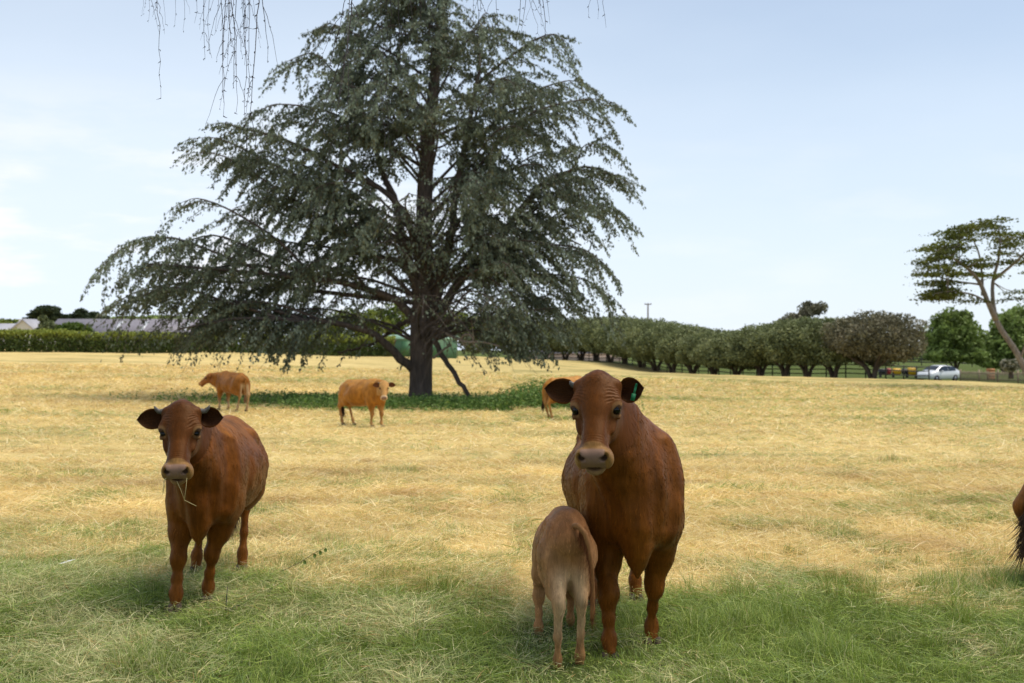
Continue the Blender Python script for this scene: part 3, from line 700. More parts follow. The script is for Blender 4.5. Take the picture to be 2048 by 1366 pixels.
# ------------------------------------------------------------ terrain: one sheet to the horizon
_rowx = [1060, 1090, 1130, 1163, 1192, 1220, 1250, 1283, 1312, 1345, 1385, 1428, 1472, 1522, 1570, 1615, 1668, 1745]
_rowb = [721, 722, 722, 722, 723, 725, 728, 734, 741, 746, 750, 752, 754, 755, 756, 757, 757, 758]
_rowY = [float(np.interp(x, [1060, 1200, 1300, 1400, 1500, 1600, 1745], [149, 140, 125, 112, 104, 99, 93])) for x in _rowx]
_cp = [(0, -40, .0), (-30, -20, 0), (30, -20, 0), (0, 0, 0), (-8, 4, 0), (8, 4, 0), (0, 8, 0), (-5, 12, -.04), (5, 12, -.06), (0, 18, -.2), (-12, 20, -.15), (12, 20, -.3),
       (-3.9, 31, -.53), (-9.15, 38, -.5), (1.6, 34, -.55), (-3.55, 45, -.5), (14, 40, -.75), (-25, 50, -.2), (28, 60, -1.0), (10, 60, -.8), (-10, 70, .0), (-30, 80, .5),
       (-70, 100, 1.2), (-200, 300, 1.0), (200, 300, -4.5), (0, 400, -3.0), (-400, 900, 1), (500, 900, -6), (0, 1500, -8), (90, 40, -1.5), (-90, 20, .3), (60, 80, -2.0)]
for x, y, Y in [(0, 704, 105), (200, 705, 105), (400, 706, 106), (600, 709, 108), (760, 713, 112), (900, 714, 116), (1000, 717, 125), (1875, 763.5, 105), (2010, 766, 98), (1900, 735, 140), (1600, 736, 140), (1450, 728, 165)]:
    p = at(x, y, Y); _cp.append((p.x, p.y, p.z))
for x, y, Y in zip(_rowx, _rowb, _rowY):
    p = at(x, y, Y); _cp.append((p.x, p.y, p.z))
_cp = np.array(_cp, float)
_wc = lambda X, Y: np.stack([X / (30 + np.abs(Y)) * 40, 40 * np.log((np.maximum(Y, -45) + 50) / 50) * 1.2], -1)
_cq = _wc(_cp[:, 0], _cp[:, 1])
def _tpsk(d): return np.where(d > 0, d * d * np.log(d + 1e-9), 0)
_K = _tpsk(np.linalg.norm(_cq[:, None] - _cq[None], axis=-1)) + np.eye(len(_cq)) * 2.0
_Pm = np.hstack([np.ones((len(_cq), 1)), _cq])
_A = np.block([[_K, _Pm], [_Pm.T, np.zeros((3, 3))]])
_sol = np.linalg.solve(_A, np.concatenate([_cp[:, 2], np.zeros(3)]))
def gz_smooth(X, Y):
    X = np.atleast_1d(np.asarray(X, float)).ravel(); Y = np.atleast_1d(np.asarray(Y, float)).ravel(); out = np.empty(len(X))
    for i in range(0, len(X), 20000):
        q = _wc(X[i:i + 20000], Y[i:i + 20000]); K = _tpsk(np.linalg.norm(q[:, None] - _cq[None], axis=-1))
        out[i:i + 20000] = K @ _sol[:-3] + _sol[-3] + q @ _sol[-2:]
    return out
def gz(X, Y):
    """ground height with lumps"""
    X = np.atleast_1d(np.asarray(X, float)).ravel(); Y = np.atleast_1d(np.asarray(Y, float)).ravel()
    z = gz_smooth(X, Y); P = np.stack([X, Y, 0 * X], -1)
    return z + (fnoise(P * .9, 5, 3) - .5) * .10 + (fnoise(P * np.array([.12, .3, 1]), 9, 3) - .5) * np.clip(Y / 150, 0, .35)
# photograph tufts: px, py, radius m, height m, greenness
TUFTS = [(1660, 1330, .20, .26, 1.0), (1560, 1240, .15, .20, .9), (1490, 1265, .30, .20, .8), (1400, 1290, .25, .15, .9), (870, 1185, .16, .20, .8), (760, 1165, .2, .14, .7), (280, 1345, .22, .22, .8), (590, 1345, .16, .18, .7),
         (130, 1130, .25, .10, .6), (1690, 1070, .22, .12, .75), (1990, 1040, .16, .10, .8), (1900, 1180, .3, .16, .8), (2000, 1170, .25, .18, .8), (1780, 905, .4, .16, .5), (1470, 1040, .2, .1, .4), (560, 965, .3, .08, .3),
         (1010, 990, .3, .1, .5), (840, 1020, .3, .1, .4), (1700, 1180, .25, .12, .7), (1240, 1330, .25, .10, .8), (940, 1280, .2, .14, .8), (660, 1080, .3, .1, .4), (420, 1130, .3, .12, .7), (260, 1050, .25, .12, .6), (1030, 1120, .2, .1, .5), (1420, 1130, .2, .1, .5), (1830, 980, .3, .1, .5), (1300, 990, .3, .08, .3)]
_tf = []
for px, py, r_, h_, g_ in TUFTS:
    Yt = EYE * FPX / (py - HOR); _tf.append(((px - 1024) / FPX * Yt, Yt, r_, h_, g_))
_rt0 = np.random.default_rng(6)
for _k in range(80):
    _y = 4.9 + 4.6 * _rt0.random(); _tf.append((_rt0.uniform(-1, 1) * (.46 * _y + .5), _y, _rt0.uniform(.05, .14), _rt0.uniform(.07, .15), _rt0.uniform(.5, .9)))
for _k in range(60):
    _y = 4.9 + 3.0 * _rt0.random(); _tf.append((_rt0.uniform(.55, .46 * _y + .5), _y, _rt0.uniform(.05, .11), _rt0.uniform(.13, .24), .95))
for _k in range(130):
    _y = 8.5 + 26 * _rt0.random() ** 1.3; _tf.append((_rt0.uniform(-1, 1) * (.46 * _y + .5), _y, _rt0.uniform(.08, .28) * (1 + _y / 40), _rt0.uniform(.05, .15), max(.12, _rt0.uniform(-.3, .75))))
TF = np.array(_tf)
FEET = np.array([(.77, 6.42), (.51, 6.10), (.80, 7.55), (.50, 7.40), (-1.955, 7.50), (-2.095, 7.27), (-1.98, 8.56), (-2.30, 8.50), (.228, 5.84), (.342, 5.92), (.150, 6.58), (.340, 6.78), (3.68, 8.1)])
def green_edge(X):
    return np.interp(X, [-6, -4.2, -1.8, 0, 1.5, 3.6, 6], [9.9, 9.3, 8.25, 7.85, 7.7, 8.2, 8.7])
def zone(X, Y):
    """0 = bleached hay stubble, 1 = green grass"""
    P = np.stack([X, Y, 0 * X], -1)
    n = fnoise(P * 1.1, 21, 4) - .5
    g = smooth01(green_edge(X) - Y + n * 3.2 + (fnoise(P * 5, 23, 2) - .5) * .8, -.5, .6)
    # faint green patches in the hay, stretched along the mown rows
    m = fnoise(P * np.array([.16, .5, 1]), 25, 4); g2 = smooth01(m, .55, .72) * .42 + smooth01(fnoise(P * 1.7, 27, 3), .60, .75) * .35 * (Y < 40)
    g2 = g2 + .16 * smooth01(X + .3 * Y, 0, 25) * smooth01(Y, 12, 40)
    # ring of rank grass under the cedar
    d = np.sqrt(((X + 3.2) / 9.0) ** 2 + ((Y - 44.5) / 7.0) ** 2) + n * .5
    g3 = smooth01(d, 1.02, .72) * (.45 + .5 * smooth01(n, -.08, .08))
    g3 = np.maximum(g3, smooth01(Y, 150, 158) * 0 + smooth01(Y - np.interp((X / np.maximum(Y, 1)), [-.6, .03, .31, .36, .5], [400, 148, 93, 97, 90]), -5.5, -2))  # green from the tree row on, widened nearer to paint in the trees' shade
    g = np.maximum(np.maximum(g, g2), g3)
    for x, y, r_, h_, k in TF:
        g = np.maximum(g, k * np.exp(-((X - x) ** 2 + ((Y - y) / 1.0) ** 2) / (r_ * 1.1) ** 2))
    return np.clip(g, 0, 1)
def build_ground():
    ys = [-60.0]
    while ys[-1] < 4: ys.append(min(4.0, ys[-1] + max(.12, (4 - ys[-1]) * .1)))
    while ys[-1] < 2500: ys.append(ys[-1] + max(.05, (ys[-1] - 4) * .011 + .04))
    ys = np.array(ys); nx = 300; t = np.linspace(-1, 1, nx); t = t * (.55 + .45 * np.abs(t))
    X = t[None] * (np.maximum(ys, 0) * 1.05 + 12 + np.clip(-ys, 0, 60))[:, None]; Yg = np.repeat(ys[:, None], nx, 1)
    x, y = X.ravel(), Yg.ravel()
    g = np.arange(len(x)).reshape(len(ys), nx)
    F = np.stack([g[:-1, :-1], g[:-1, 1:], g[1:, 1:], g[1:, :-1]], -1).reshape(-1, 4)
    m, nt, b, N, L, out = new_mat('field_soil_and_stubble')
    tcn = N('ShaderNodeTexCoord'); P = tcn.outputs['Object']; zn = N('ShaderNodeAttribute', attribute_name='zone').outputs['Fac']
    va = mapping(N, L, P, (.22, 1.1, 1)); vb = mapping(N, L, P, (2.2, 7, 2), (0, 0, .3)); vc = mapping(N, L, P, (14, 60, 10), (0, 0, .25)); vd = mapping(N, L, P, (60, 14, 10), (0, 0, .5))
    na, nb_, nc, nd = (noise(N, L, v, 1, 5, .6, .4) for v in (va, vb, vc, vd))
    s_ = mixc(N, L, nc, ramp(N, nb_, L, [(.28, (.48, .34, .13)), (.5, (.70, .53, .21)), (.74, (.86, .69, .32))]), ramp(N, nd, L, [(.3, (.54, .38, .14)), (.7, (.84, .66, .30))]))
    s_ = mixc(N, L, 1.0, s_, ramp(N, na, L, [(.3, (.78, .76, .70)), (.55, (1, 1, 1)), (.75, (1.12, 1.12, 1.15))]), 'MULTIPLY')
    gr = mixc(N, L, nc, ramp(N, nb_, L, [(.3, (.035, .055, .012)), (.7, (.13, .17, .035))]), ramp(N, nd, L, [(.3, (.03, .045, .012)), (.7, (.16, .19, .05))]))
    L(mixc(N, L, zn, s_, gr), b.inputs['Base Color']); b.inputs['Roughness'].default_value = .95; b.inputs['Specular IOR Level'].default_value = .1
    mth = N('ShaderNodeMath', operation='ADD'); L(nc, mth.inputs[0]); L(nb_, mth.inputs[1])
    bump(N, L, b, mth.outputs[0], .7, .06)
    o = mesh_np('field', np.stack([x, y, gz(x, y)], -1), F, m, None, True, {'zone': zone(x, y)})
    o['kind'] = 'structure'
    return o
build_ground()
# ------------------------------------------------------------ grass blades
def blade_mat():
    m, nt, b, N, L, out = new_mat('grass_blade')
    col = N('ShaderNodeAttribute', attribute_name='Col')
    L(col.outputs['Color'], b.inputs['Base Color']); b.inputs['Roughness'].default_value = .55; b.inputs['Specular IOR Level'].default_value = .25
    tr = N('ShaderNodeBsdfTranslucent'); L(col.outputs['Color'], tr.inputs['Color']); mx = N('ShaderNodeMixShader'); mx.inputs[0].default_value = .30
    L(b.outputs[0], mx.inputs[1]); L(tr.outputs[0], mx.inputs[2]); L(mx.outputs[0], out.inputs[0])
    return m
MAT_BLADE = blade_mat()
def blades(name, X, Y, az, lean, length, width, curl, col, lift, seg=3):
    n = len(X); z0 = gz(X, Y) + lift
    k = seg + 1; t = np.linspace(0, 1, k)
    V = np.empty((n, 2 * k - 1, 3)); ang = lean.copy(); p = np.stack([X, Y, z0], -1)
    dx, dy = np.cos(az), np.sin(az); sx, sy = -dy, dx
    tw = np.random.default_rng(1).normal(0, .5, n)
    for i in range(k):
        w = width * (1 - t[i] ** 1.6) * .5
        s3 = np.stack([sx * np.cos(tw), sy * np.cos(tw), np.sin(tw)], -1)
        if i < k - 1:
            V[:, 2 * i] = p - s3 * w[:, None]; V[:, 2 * i + 1] = p + s3 * w[:, None]
        else: V[:, 2 * i] = p
        st = length / seg
        p = p + np.stack([dx * np.sin(ang) * st, dy * np.sin(ang) * st, np.cos(ang) * st], -1)
        ang = np.minimum(ang + curl, 2.1)
    base = (np.arange(n) * (2 * k - 1))[:, None]
    Q = np.concatenate([base + np.array([[2 * i, 2 * i + 1, 2 * i + 3, 2 * i + 2]]) for i in range(k - 2)]) if k > 2 else np.zeros((0, 4), int)
    T3 = base + np.array([[2 * (k - 2), 2 * (k - 2) + 1, 2 * (k - 1)]])
    C = np.repeat(col, 2 * k - 1, axis=0)
    Vf = V.reshape(-1, 3)
    o = mesh_np(name, Vf, [Q, T3], MAT_BLADE, None, False, {'Col': C})
    return o
_rg = np.random.default_rng(77)
def scatter(n, y0, y1, hw=.475, ext=.7, pw=1.0):
    """random ground points, evenly spread in the strip the lens could see (and a step beside it)"""
    Y = y0 + (y1 - y0) * _rg.random(n * 2) ** pw; w = (hw * Y + ext); keep = _rg.random(n * 2) < w / w.max()
    Y = Y[keep][:n]; X = (_rg.random(len(Y)) * 2 - 1) * (hw * Y + ext)
    return X, Y
def pick(n, cols, w):
    c = np.array(cols); return c[_rg.choice(len(c), n, p=np.array(w) / sum(w))]
def straw_col(n, X, Y):
    P = np.stack([X, Y, 0 * X], -1)
    c = pick(n, [(.88, .71, .34), (.80, .62, .26), (.70, .51, .20), (.56, .38, .16), (.92, .80, .48), (.60, .55, .19)], [4, 5, 3, 1.6, 2.4, 1.8])
    cl = smooth01(fnoise(P * np.array([.9, 1.7, 1]), 45, 4), .60, .72)[:, None]; c = c * (1 - .28 * cl * np.array([.75, 1, 1.1]))
    return c * (.76 + .52 * fnoise(P * np.array([.5, 1.6, 1]), 41, 3))[:, None] * _rg.uniform(.8, 1.2, (n, 1))
def green_col(n, X, Y):
    P = np.stack([X, Y, 0 * X], -1); d = fnoise(P * 1.6, 43, 3)
    lush = pick(n, [(.16, .24, .030), (.24, .32, .05), (.33, .41, .075), (.25, .33, .11), (.43, .47, .14)], [2.5, 3.5, 2, 1.5, 1.2])
    hay = pick(n, [(.68, .60, .28), (.54, .54, .23), (.42, .48, .18), (.80, .72, .40), (.32, .38, .14), (.50, .32, .12)], [3, 3, 3, 2.2, 2, .8])
    tf = np.zeros(n)
    for x, y, r_, h_, k in TF: tf = np.maximum(tf, k * np.exp(-((X - x) ** 2 + (Y - y) ** 2) / r_ ** 2))
    f = np.clip(.40 + (d - .5) * 2.4 + .38 * smooth01(X, -1.0, 1.6) + tf, .08, .96)
    return np.where((_rg.random(n) < f)[:, None], lush, hay) * _rg.uniform(.75, 1.25, (n, 1))
def tuft_h(X, Y):
    h = np.zeros(len(X))
    for x, y, r_, h_, k in TF: h = np.maximum(h, h_ * np.exp(-((X - x) ** 2 + (Y - y) ** 2) / r_ ** 2))
    return h
def flow_az(X, Y, sc_=.8, seed=51):
    P = np.stack([X, Y, 0 * X], -1); return fnoise(P * sc_, seed, 3) * 4 * np.pi * 1.6
def lay(name, n, y0, y1, mat_fn, wid, ln, lie, hmul, seg=3, thin=None, liftmax=.03, zsel=None, ext=.7, label='', yref=8.0):
    X, Y = scatter(n, y0, y1, ext=ext)
    zz = zone(X, Y)
    if zsel is not None:
        k = zsel(zz, X, Y); X, Y, zz = X[k], Y[k], zz[k]
    m = len(X); th = tuft_h(X, Y)
    isg = _rg.random(m) < zz * 1.0
    col = np.where(isg[:, None], green_col(m, X, Y), straw_col(m, X, Y))
    P = np.stack([X, Y, 0 * X], -1); hn = fnoise(P * 2.3, 61, 3)
    laid = _rg.random(m) < lie
    up = (th > .05) & (_rg.random(m) < .75); laid &= ~up
    lean = np.where(laid, _rg.uniform(1.15, 1.55, m), _rg.normal(.35, .3, m)); lean = np.where(up, np.abs(_rg.normal(.30, .32, m)), lean)
    az = np.where(Y < 11, flow_az(X, Y) + _rg.normal(0, 1.5, m), _rg.integers(0, 2, m) * np.pi + _rg.normal(0, .8, m) + .8 * np.sin(flow_az(X, Y, .35)))
    wk = np.maximum(1, Y / yref); length = ln * wk ** .45 * _rg.uniform(.5, 1.3, m) * (.55 + .9 * hn) * np.where(laid, 1.25, hmul) ; length = np.where(up, th * _rg.uniform(.8, 1.5, m), length)
    for fx, fy in FEET:      # trodden short round the hooves
        kf = np.exp(-((X - fx) / .13) ** 2 - ((Y - fy + .22) / .30) ** 2); length = length * (1 - .72 * kf)
    curl = np.where(laid, _rg.normal(.08, .18, m), _rg.uniform(.1, .75, m))
    lift = np.where(laid, _rg.random(m) * liftmax * (1 + 2 * hn), 0) - .004
    o = blades(name, X, Y, az, lean, length, wid * wk * _rg.uniform(.6, 1.4, m), curl, col, lift, seg)
    o['kind'] = 'stuff'; o['label'] = label; o['category'] = 'grass'
    return o
lay('green_grass', 420000, 4.3, 11.0, None, .0032, .11, .52, .85, 3, ext=1.5, zsel=lambda z, X, Y: z > .25, liftmax=.035, label='tangled green grass in the shaded foreground under the cattle')
lay('dry_hay', 290000, 7.0, 18.0, None, .0038, .13, .68, .55, 2, ext=1.5, zsel=lambda z, X, Y: (_rg.random(len(X)) < 1.1 - z * (Y < 11)), liftmax=.03, label='bleached golden hay lying over the near part of the field')
lay('distant_hay', 240000, 17.0, 75.0, None, .0044, .13, .72, .45, 2, liftmax=.03, label='bleached golden hay spread over the far part of the field')
def weed_patch():
    """rank leafy weeds round the foot of the cedar"""
    rg = np.random.default_rng(5); n = 5200
    cx = np.concatenate([rg.normal(-1.9, 1.6, 1300), rg.normal(.9, 1.25, 1900), rg.normal(-8.6, 2.0, 1100), rg.normal(-5.4, 1.0, 900)])
    cy = np.concatenate([rg.normal(42.0, 1.2, 1300), rg.normal(41.0, .9, 1900), rg.normal(43.5, 1.6, 1100), rg.normal(40.5, 1.0, 900)])
    h = np.concatenate([rg.uniform(.12, .45, 1300), rg.uniform(.2, .95, 1900) * np.clip(1.1 - .3 * np.abs(cx[1300:3200] - 1), .3, 1), rg.uniform(.1, .35, 1100), rg.uniform(.12, .45, 900)])
    k = 9; t = np.linspace(.15, 1, k)
    P = np.repeat(np.stack([cx, cy, gz(cx, cy)], -1)[:, None], k, 1); P[..., 2] += h[:, None] * t; P += rg.normal(0, .03, P.shape)
    P = P.reshape(-1, 3); m = len(P); d = unit(rg.normal(0, 1, (m, 3)) * [1, 1, .4]); s_ = unit(np.cross(d, rg.normal(0, 1, (m, 3))))
    L_ = rg.uniform(.05, .12, m)[:, None]; V = np.stack([P, P + d * L_ * .5 + s_ * L_ * .28, P + d * L_, P + d * L_ * .5 - s_ * L_ * .28], 1).reshape(-1, 3)
    c = np.array([(.12, .22, .04), (.17, .28, .06), (.08, .15, .035), (.24, .32, .09)])[rg.choice(4, m)]
    o = mesh_np('weeds', V, np.arange(4 * m).reshape(m, 4), MAT_BLADE, None, False, {'Col': np.repeat(c, 4, 0)})
    o['kind'] = 'stuff'; o['category'] = 'weeds'; o['label'] = 'dark green leafy weeds growing round the foot of the cedar'
weed_patch()
# ------------------------------------------------------------ trees
def leaf_mat(name, tint=(1, 1, 1), trans=.25, rough=.6):
    m, nt, b, N, L, out = new_mat(name)
    col = N('ShaderNodeAttribute', attribute_name='Col'); c = mixc(N, L, 1.0, col.outputs['Color'], tint, 'MULTIPLY')
    L(c, b.inputs['Base Color']); b.inputs['Roughness'].default_value = rough; b.inputs['Specular IOR Level'].default_value = .25
    tr = N('ShaderNodeBsdfTranslucent'); L(c, tr.inputs['Color']); mx = N('ShaderNodeMixShader'); mx.inputs[0].default_value = trans
    L(b.outputs[0], mx.inputs[1]); L(tr.outputs[0], mx.inputs[2]); L(mx.outputs[0], out.inputs[0])
    return m
MAT_LEAF = leaf_mat('foliage')
def bark_mat(name, a, b_, sc=(6, 6, 1.2)):
    m, nt, b, N, L, out = new_mat(name)
    tcn = N('ShaderNodeTexCoord'); v = mapping(N, L, tcn.outputs['Object'], sc); f = noise(N, L, v, 1.5, 6, .65, .6)
    f2 = noise(N, L, tcn.outputs['Object'], .9, 3)
    c = mixc(N, L, 1.0, ramp(N, f, L, [(.3, a), (.7, b_)]), ramp(N, f2, L, [(.3, (.8,) * 3), (.7, (1.2, 1.15, 1.1))]), 'MULTIPLY')
    L(c, b.inputs['Base Color']); b.inputs['Roughness'].default_value = .9; bump(N, L, b, f, .9, .06)
    return m
MAT_CEDBARK = bark_mat('cedar_bark', (.045, .034, .028), (.135, .105, .085))
MAT_BARK = bark_mat('bark', (.05, .038, .028), (.16, .12, .085))
MAT_GREYBARK = bark_mat('grey_bark', (.13, .11, .09), (.30, .26, .22))
MAT_DEAD = bark_mat('dead_wood', (.20, .16, .13), (.38, .32, .27))
def smooth_path(pts, n=14):
    P = np.array(pts, float); t = np.linspace(0, len(P) - 1, n); i = np.clip(t.astype(int), 0, len(P) - 2); f = (t - i)[:, None]
    Pm = np.vstack([2 * P[0] - P[1], P, 2 * P[-1] - P[-2]]); a, b_, c, d = Pm[i], Pm[i + 1], Pm[i + 2], Pm[i + 3]
    return .5 * ((2 * b_) + (-a + c) * f + (2 * a - 5 * b_ + 4 * c - d) * f ** 2 + (-a + 3 * b_ - 3 * c + d) * f ** 3)
def leaf_tris(P, D, size, asp, col, rg, name, parent, mat=None, quad=True):
    """small leaf-sized faces: P centres, D long directions"""
    m = len(P); s_ = unit(np.cross(D, rg.normal(0, 1, (m, 3)))); L_ = size[:, None]
    a = P - D * L_ * .5; b_ = P + D * L_ * .5
    if quad:
        j = rg.uniform(-.15, .2, (m, 1)); V = np.stack([a, P + D * L_ * j + s_ * L_ * asp, b_, P - D * L_ * j * .5 - s_ * L_ * asp * .9], 1).reshape(-1, 3); F = np.arange(4 * m).reshape(m, 4); k = 4
    else:
        V = np.stack([a, b_, P + s_ * L_ * asp * 2], 1).reshape(-1, 3); F = np.arange(3 * m).reshape(m, 3); k = 3
    return mesh_np(name, V, F, mat or MAT_LEAF, parent, False, {'Col': np.repeat(col, k, 0)})

def cedar():
    rg = np.random.default_rng(12); Y0 = 45.0; mpp = Y0 / FPX
    root = empty('cedar_tree', (-3.54, Y0, float(gz([-3.54], [Y0])[0])))
    setp(root, 'huge spreading blue green cedar in the middle of the field', 'tree'); O = np.array(root.location)
    def pt(px, py, d=0.0): return np.array([(px - 1024) * mpp, Y0 + d, EYE - (py - HOR) * mpp]) - O
    wood = MB()
    trunk = smooth_path([pt(841, 812), pt(841, 780), pt(842, 740), pt(843, 690), pt(845, 640), pt(848, 560), pt(848, 470), pt(850, 380), pt(856, 290), pt(865, 200), pt(874, 110), pt(884, 20), pt(889, -60), pt(890, -130)], 40)
    tr_r = np.interp(np.linspace(0, 1, 40), [0, .03, .08, .2, .3, .45, .6, .8, 1], [.62, .50, .43, .42, .44, .33, .27, .16, .03])
    th = 28
    Vt, Ft = tube(trunk, tr_r, th)
    ridg = 1 + .06 * np.sin(np.tile(np.arange(th), 40) * 2 * np.pi / th * 7 + np.repeat(np.arange(40), th) * .12) + .05 * (vnoise(Vt[:40 * th] * 2.5, 3) - .5)
    cen = np.repeat(trunk, th, 0); Vt[:40 * th] = cen + (Vt[:40 * th] - cen) * ridg[:, None]
    wood.add(Vt, Ft)
    def limb(pts, r0, r1, n=16, seg=8, pw=1.0):
        P = smooth_path(pts, n); P[1:-1] += rg.normal(0, .03, (n - 2, 3)); wood.tube(P, r0 + (r1 - r0) * np.linspace(0, 1, n) ** pw, seg); return P
    big = [
        ([pt(862, 640), pt(880, 560, -.2), pt(903, 477, -.3), pt(908, 420, -.4), pt(930, 300, -.5), pt(950, 190, -.4), pt(960, 110, 0)], .24, .04),
        ([pt(860, 655), pt(890, 605, .2), pt(930, 545, .5), pt(1000, 470, .8), pt(1050, 400, 1), pt(1100, 350, 1.2), pt(1170, 325, 1.2), pt(1220, 335, 1.2)], .22, .03),
        ([pt(838, 650), pt(800, 605, -.3), pt(765, 588, -.6), pt(700, 570, -1), pt(600, 560, -1.5), pt(480, 545, -1.8), pt(330, 535, -2)], .20, .03),
        ([pt(826, 738), pt(800, 715, -.3), pt(770, 682, -.8), pt(735, 660, -1.2), pt(680, 648, -1.6), pt(600, 640, -2), pt(500, 640, -2.4), pt(400, 660, -2.8)], .20, .03),
        ([pt(838, 600), pt(810, 500, .3), pt(795, 420, .5), pt(760, 340, .8), pt(730, 250, 1), pt(700, 160, 1), pt(680, 90, 1)], .19, .03),
        ([pt(845, 560), pt(820, 450, -.5), pt(785, 400, -.8), pt(700, 350, -1.4), pt(600, 300, -2), pt(480, 270, -2.4)], .16, .03),
        ([pt(790, 650, .9), pt(750, 680, 1.1), pt(700, 700, 1.5), pt(660, 705, 2)], .08, .03),
        ([pt(836, 640), pt(800, 648, .6), pt(790, 650, .9)], .10, .08),
        ([pt(868, 560, .2), pt(905, 540, .8), pt(960, 470, 1.5), pt(1020, 440, 2), pt(1090, 440, 2.3), pt(1170, 480, 2.4)], .13, .03),
        ([pt(866, 665), pt(880, 700, -.3), pt(900, 733, -.5), pt(922, 765, -.6), pt(947, 799, -.7)], .11, .085),
    ]
    paths = []
    for pts, r0, r1 in big: paths.append(limb(pts, r0, r1))
    zL = [.9, 1.45, 2.6, 3.76, 4.9, 5.5, 6.3, 6.9, 7.3, 8.4, 9.2, 10, 10.7, 12, 12.8, 13.8, 15, 16.3, 17.4]; rL = [7.5, 8.5, 11, 12.3, 11.9, 9.6, 7.0, 6.9, 7.0, 7.3, 7.6, 7.2, 6.0, 5.4, 5.2, 3.9, 2.9, 1.8, .6]
    zR = [.9, 1.45, 2.6, 3.6, 4.7, 5.9, 6.9, 8.2, 9.2, 9.9, 11.3, 12.4, 13.1, 14, 15, 16.3, 17.4]; rR = [4.4, 5, 5.6, 7.5, 6.9, 5.6, 7.7, 7.9, 7.1, 6.6, 7.3, 6.5, 5.5, 3.4, 2.8, 1.7, .6]
    tips = []
    for px, py in [(195, 583), (232, 520), (345, 488), (392, 410), (470, 398), (410, 298), (370, 250), (520, 215), (563, 110), (640, 60), (690, 8), (270, 625), (330, 640), (420, 655), (520, 640), (600, 650), (300, 540), (450, 480), (560, 380), (500, 330), (610, 250), (640, 160), (690, 100),
                   (1228, 585), (1205, 525), (1165, 500), (1243, 412), (1248, 345), (1213, 298), (1220, 190), (1183, 135), (1130, 96), (1010, 55), (985, 5), (1120, 620), (1080, 665), (1150, 380), (1100, 250), (1060, 160), (1040, 560), (1000, 640)]:
        tips.append(pt(px, py, rg.uniform(-2.2, 2.2)))
    for _ in range(112):
        zt = rg.uniform(1.9, 16.8); az = rg.uniform(0, 2 * np.pi)
        if rg.random() < .35: az = rg.uniform(-2.4, -.7)
        c, s_ = np.cos(az), np.sin(az); rl = np.interp(zt, zL, rL); rr = np.interp(zt, zR, rR); rd = (.62 * (rl + rr) / 2)
        rx = rr if c > 0 else rl; k = rg.uniform(.55, .93)
        tips.append(np.array([c * rx * k, s_ * rd * k, zt + EYE * 0 - O[2]]) + np.array([0, 0, 0]))
    ST = []; tone = [0]
    S0, S1, SR = [], [], []      # twig segments that carry needles
    def grow(path, u0=.22, dens=1.0):
        tone[0] = rg.random()
        seg = np.linalg.norm(np.diff(path, axis=0), axis=1); Lt = seg.sum(); ss = np.concatenate([[0], np.cumsum(seg)]) / Lt
        n2 = max(4, int(Lt / .34 * dens)); us = np.linspace(u0, 1, n2)
        Tn = unit(np.gradient(path, axis=0))
        for q, u_ in enumerate(us):
            p = np.array([np.interp(u_, ss, path[:, i]) for i in range(3)]); t = unit(np.array([np.interp(u_, ss, Tn[:, i]) for i in range(3)]))
            lat = unit(np.cross(t, [0, 0, 1.0])) * (1 if q % 2 else -1)
            d = unit(t * rg.uniform(.35, .9) + lat * rg.uniform(.4, 1.1) + np.array([0, 0, rg.uniform(-.7, .3)]))
            Ls = (.35 + 1.9 * np.sin(np.pi * min(1, .18 + .82 * (1 - u_))) ** 1.0) * rg.uniform(.6, 1.15) * min(1, Lt / 4)
            if u_ > .97: d = t; Ls = .6
            k = max(3, int(Ls / .15)); tt = np.linspace(0, 1, k + 1)
            sp = p + d * Ls * tt[:, None] + np.array([0, 0, -1.0]) * (.42 * Ls * tt[:, None] ** 1.7)
            if Ls > .5: wood.tube(sp[[0, k // 2, k]], [.018, .012, .005], 3, False)
            sd = unit(np.gradient(sp, axis=0))
            for j in range(k + 1):
                for sgn in (1, -1):
                    l2 = unit(np.cross(sd[j], [0, 0, 1.0])) * sgn
                    dd = unit(sd[j] * .5 + l2 * rg.uniform(.2, .9) + np.array([0, 0, -rg.uniform(.2, 1.7)])); Lw = rg.uniform(.14, .50) * (1.1 - .4 * tt[j])
                    S0.append(sp[j]); S1.append(sp[j] + dd * Lw); ST.append(tone[0])
            S0.append(sp[-1]); S1.append(sp[-1] + (sd[-1] + [0, 0, -.3]) * .35); ST.append(tone[0])
    zt_ = trunk[:, 2]
    for tip in tips:
        r = np.hypot(tip[0] - .0, tip[1]); hz_ = tip[2]
        asc = rg.uniform(.25, .85); zs = np.clip(hz_ - asc * r, rg.uniform(2.4, 5.5) if hz_ > 4 else 2.2, 16.8)
        st = np.array([np.interp(zs, zt_, trunk[:, 0]), np.interp(zs, zt_, trunk[:, 1]), zs])
        # lower limbs spring from the nearest big limb when one is closer
        allp = np.vstack([p[2:-2] for p in paths[:6]]); dd = np.linalg.norm(allp - (tip * .45 + st * .55), axis=1); i = dd.argmin()
        if dd[i] < r * .20: st = allp[i]
        v = tip - st; L_ = np.linalg.norm(v); up = np.array([0, 0, 1.0])
        ak = rg.uniform(.06, .15) * min(1, 4.5 / L_); path = smooth_path([st, st + v * .3 + up * ak * .8 * L_ + rg.normal(0, .10, 3), st + v * .62 + up * ak * 1.3 * L_ + rg.normal(0, .2, 3), st + v * .86 + up * ak * .8 * L_ + rg.normal(0, .1, 3), tip + up * -.03 * L_], 14)
        r0 = .022 + .008 * L_; wood.tube(path, np.linspace(r0, .008, 14), 6, False)
        grow(path, .25 if L_ > 3 else .1)
    for p in paths[:6]: grow(p, .5, .8)
    grow(trunk[-12:], .1, 1.5)
    S0, S1 = np.array(S0), np.array(S1)
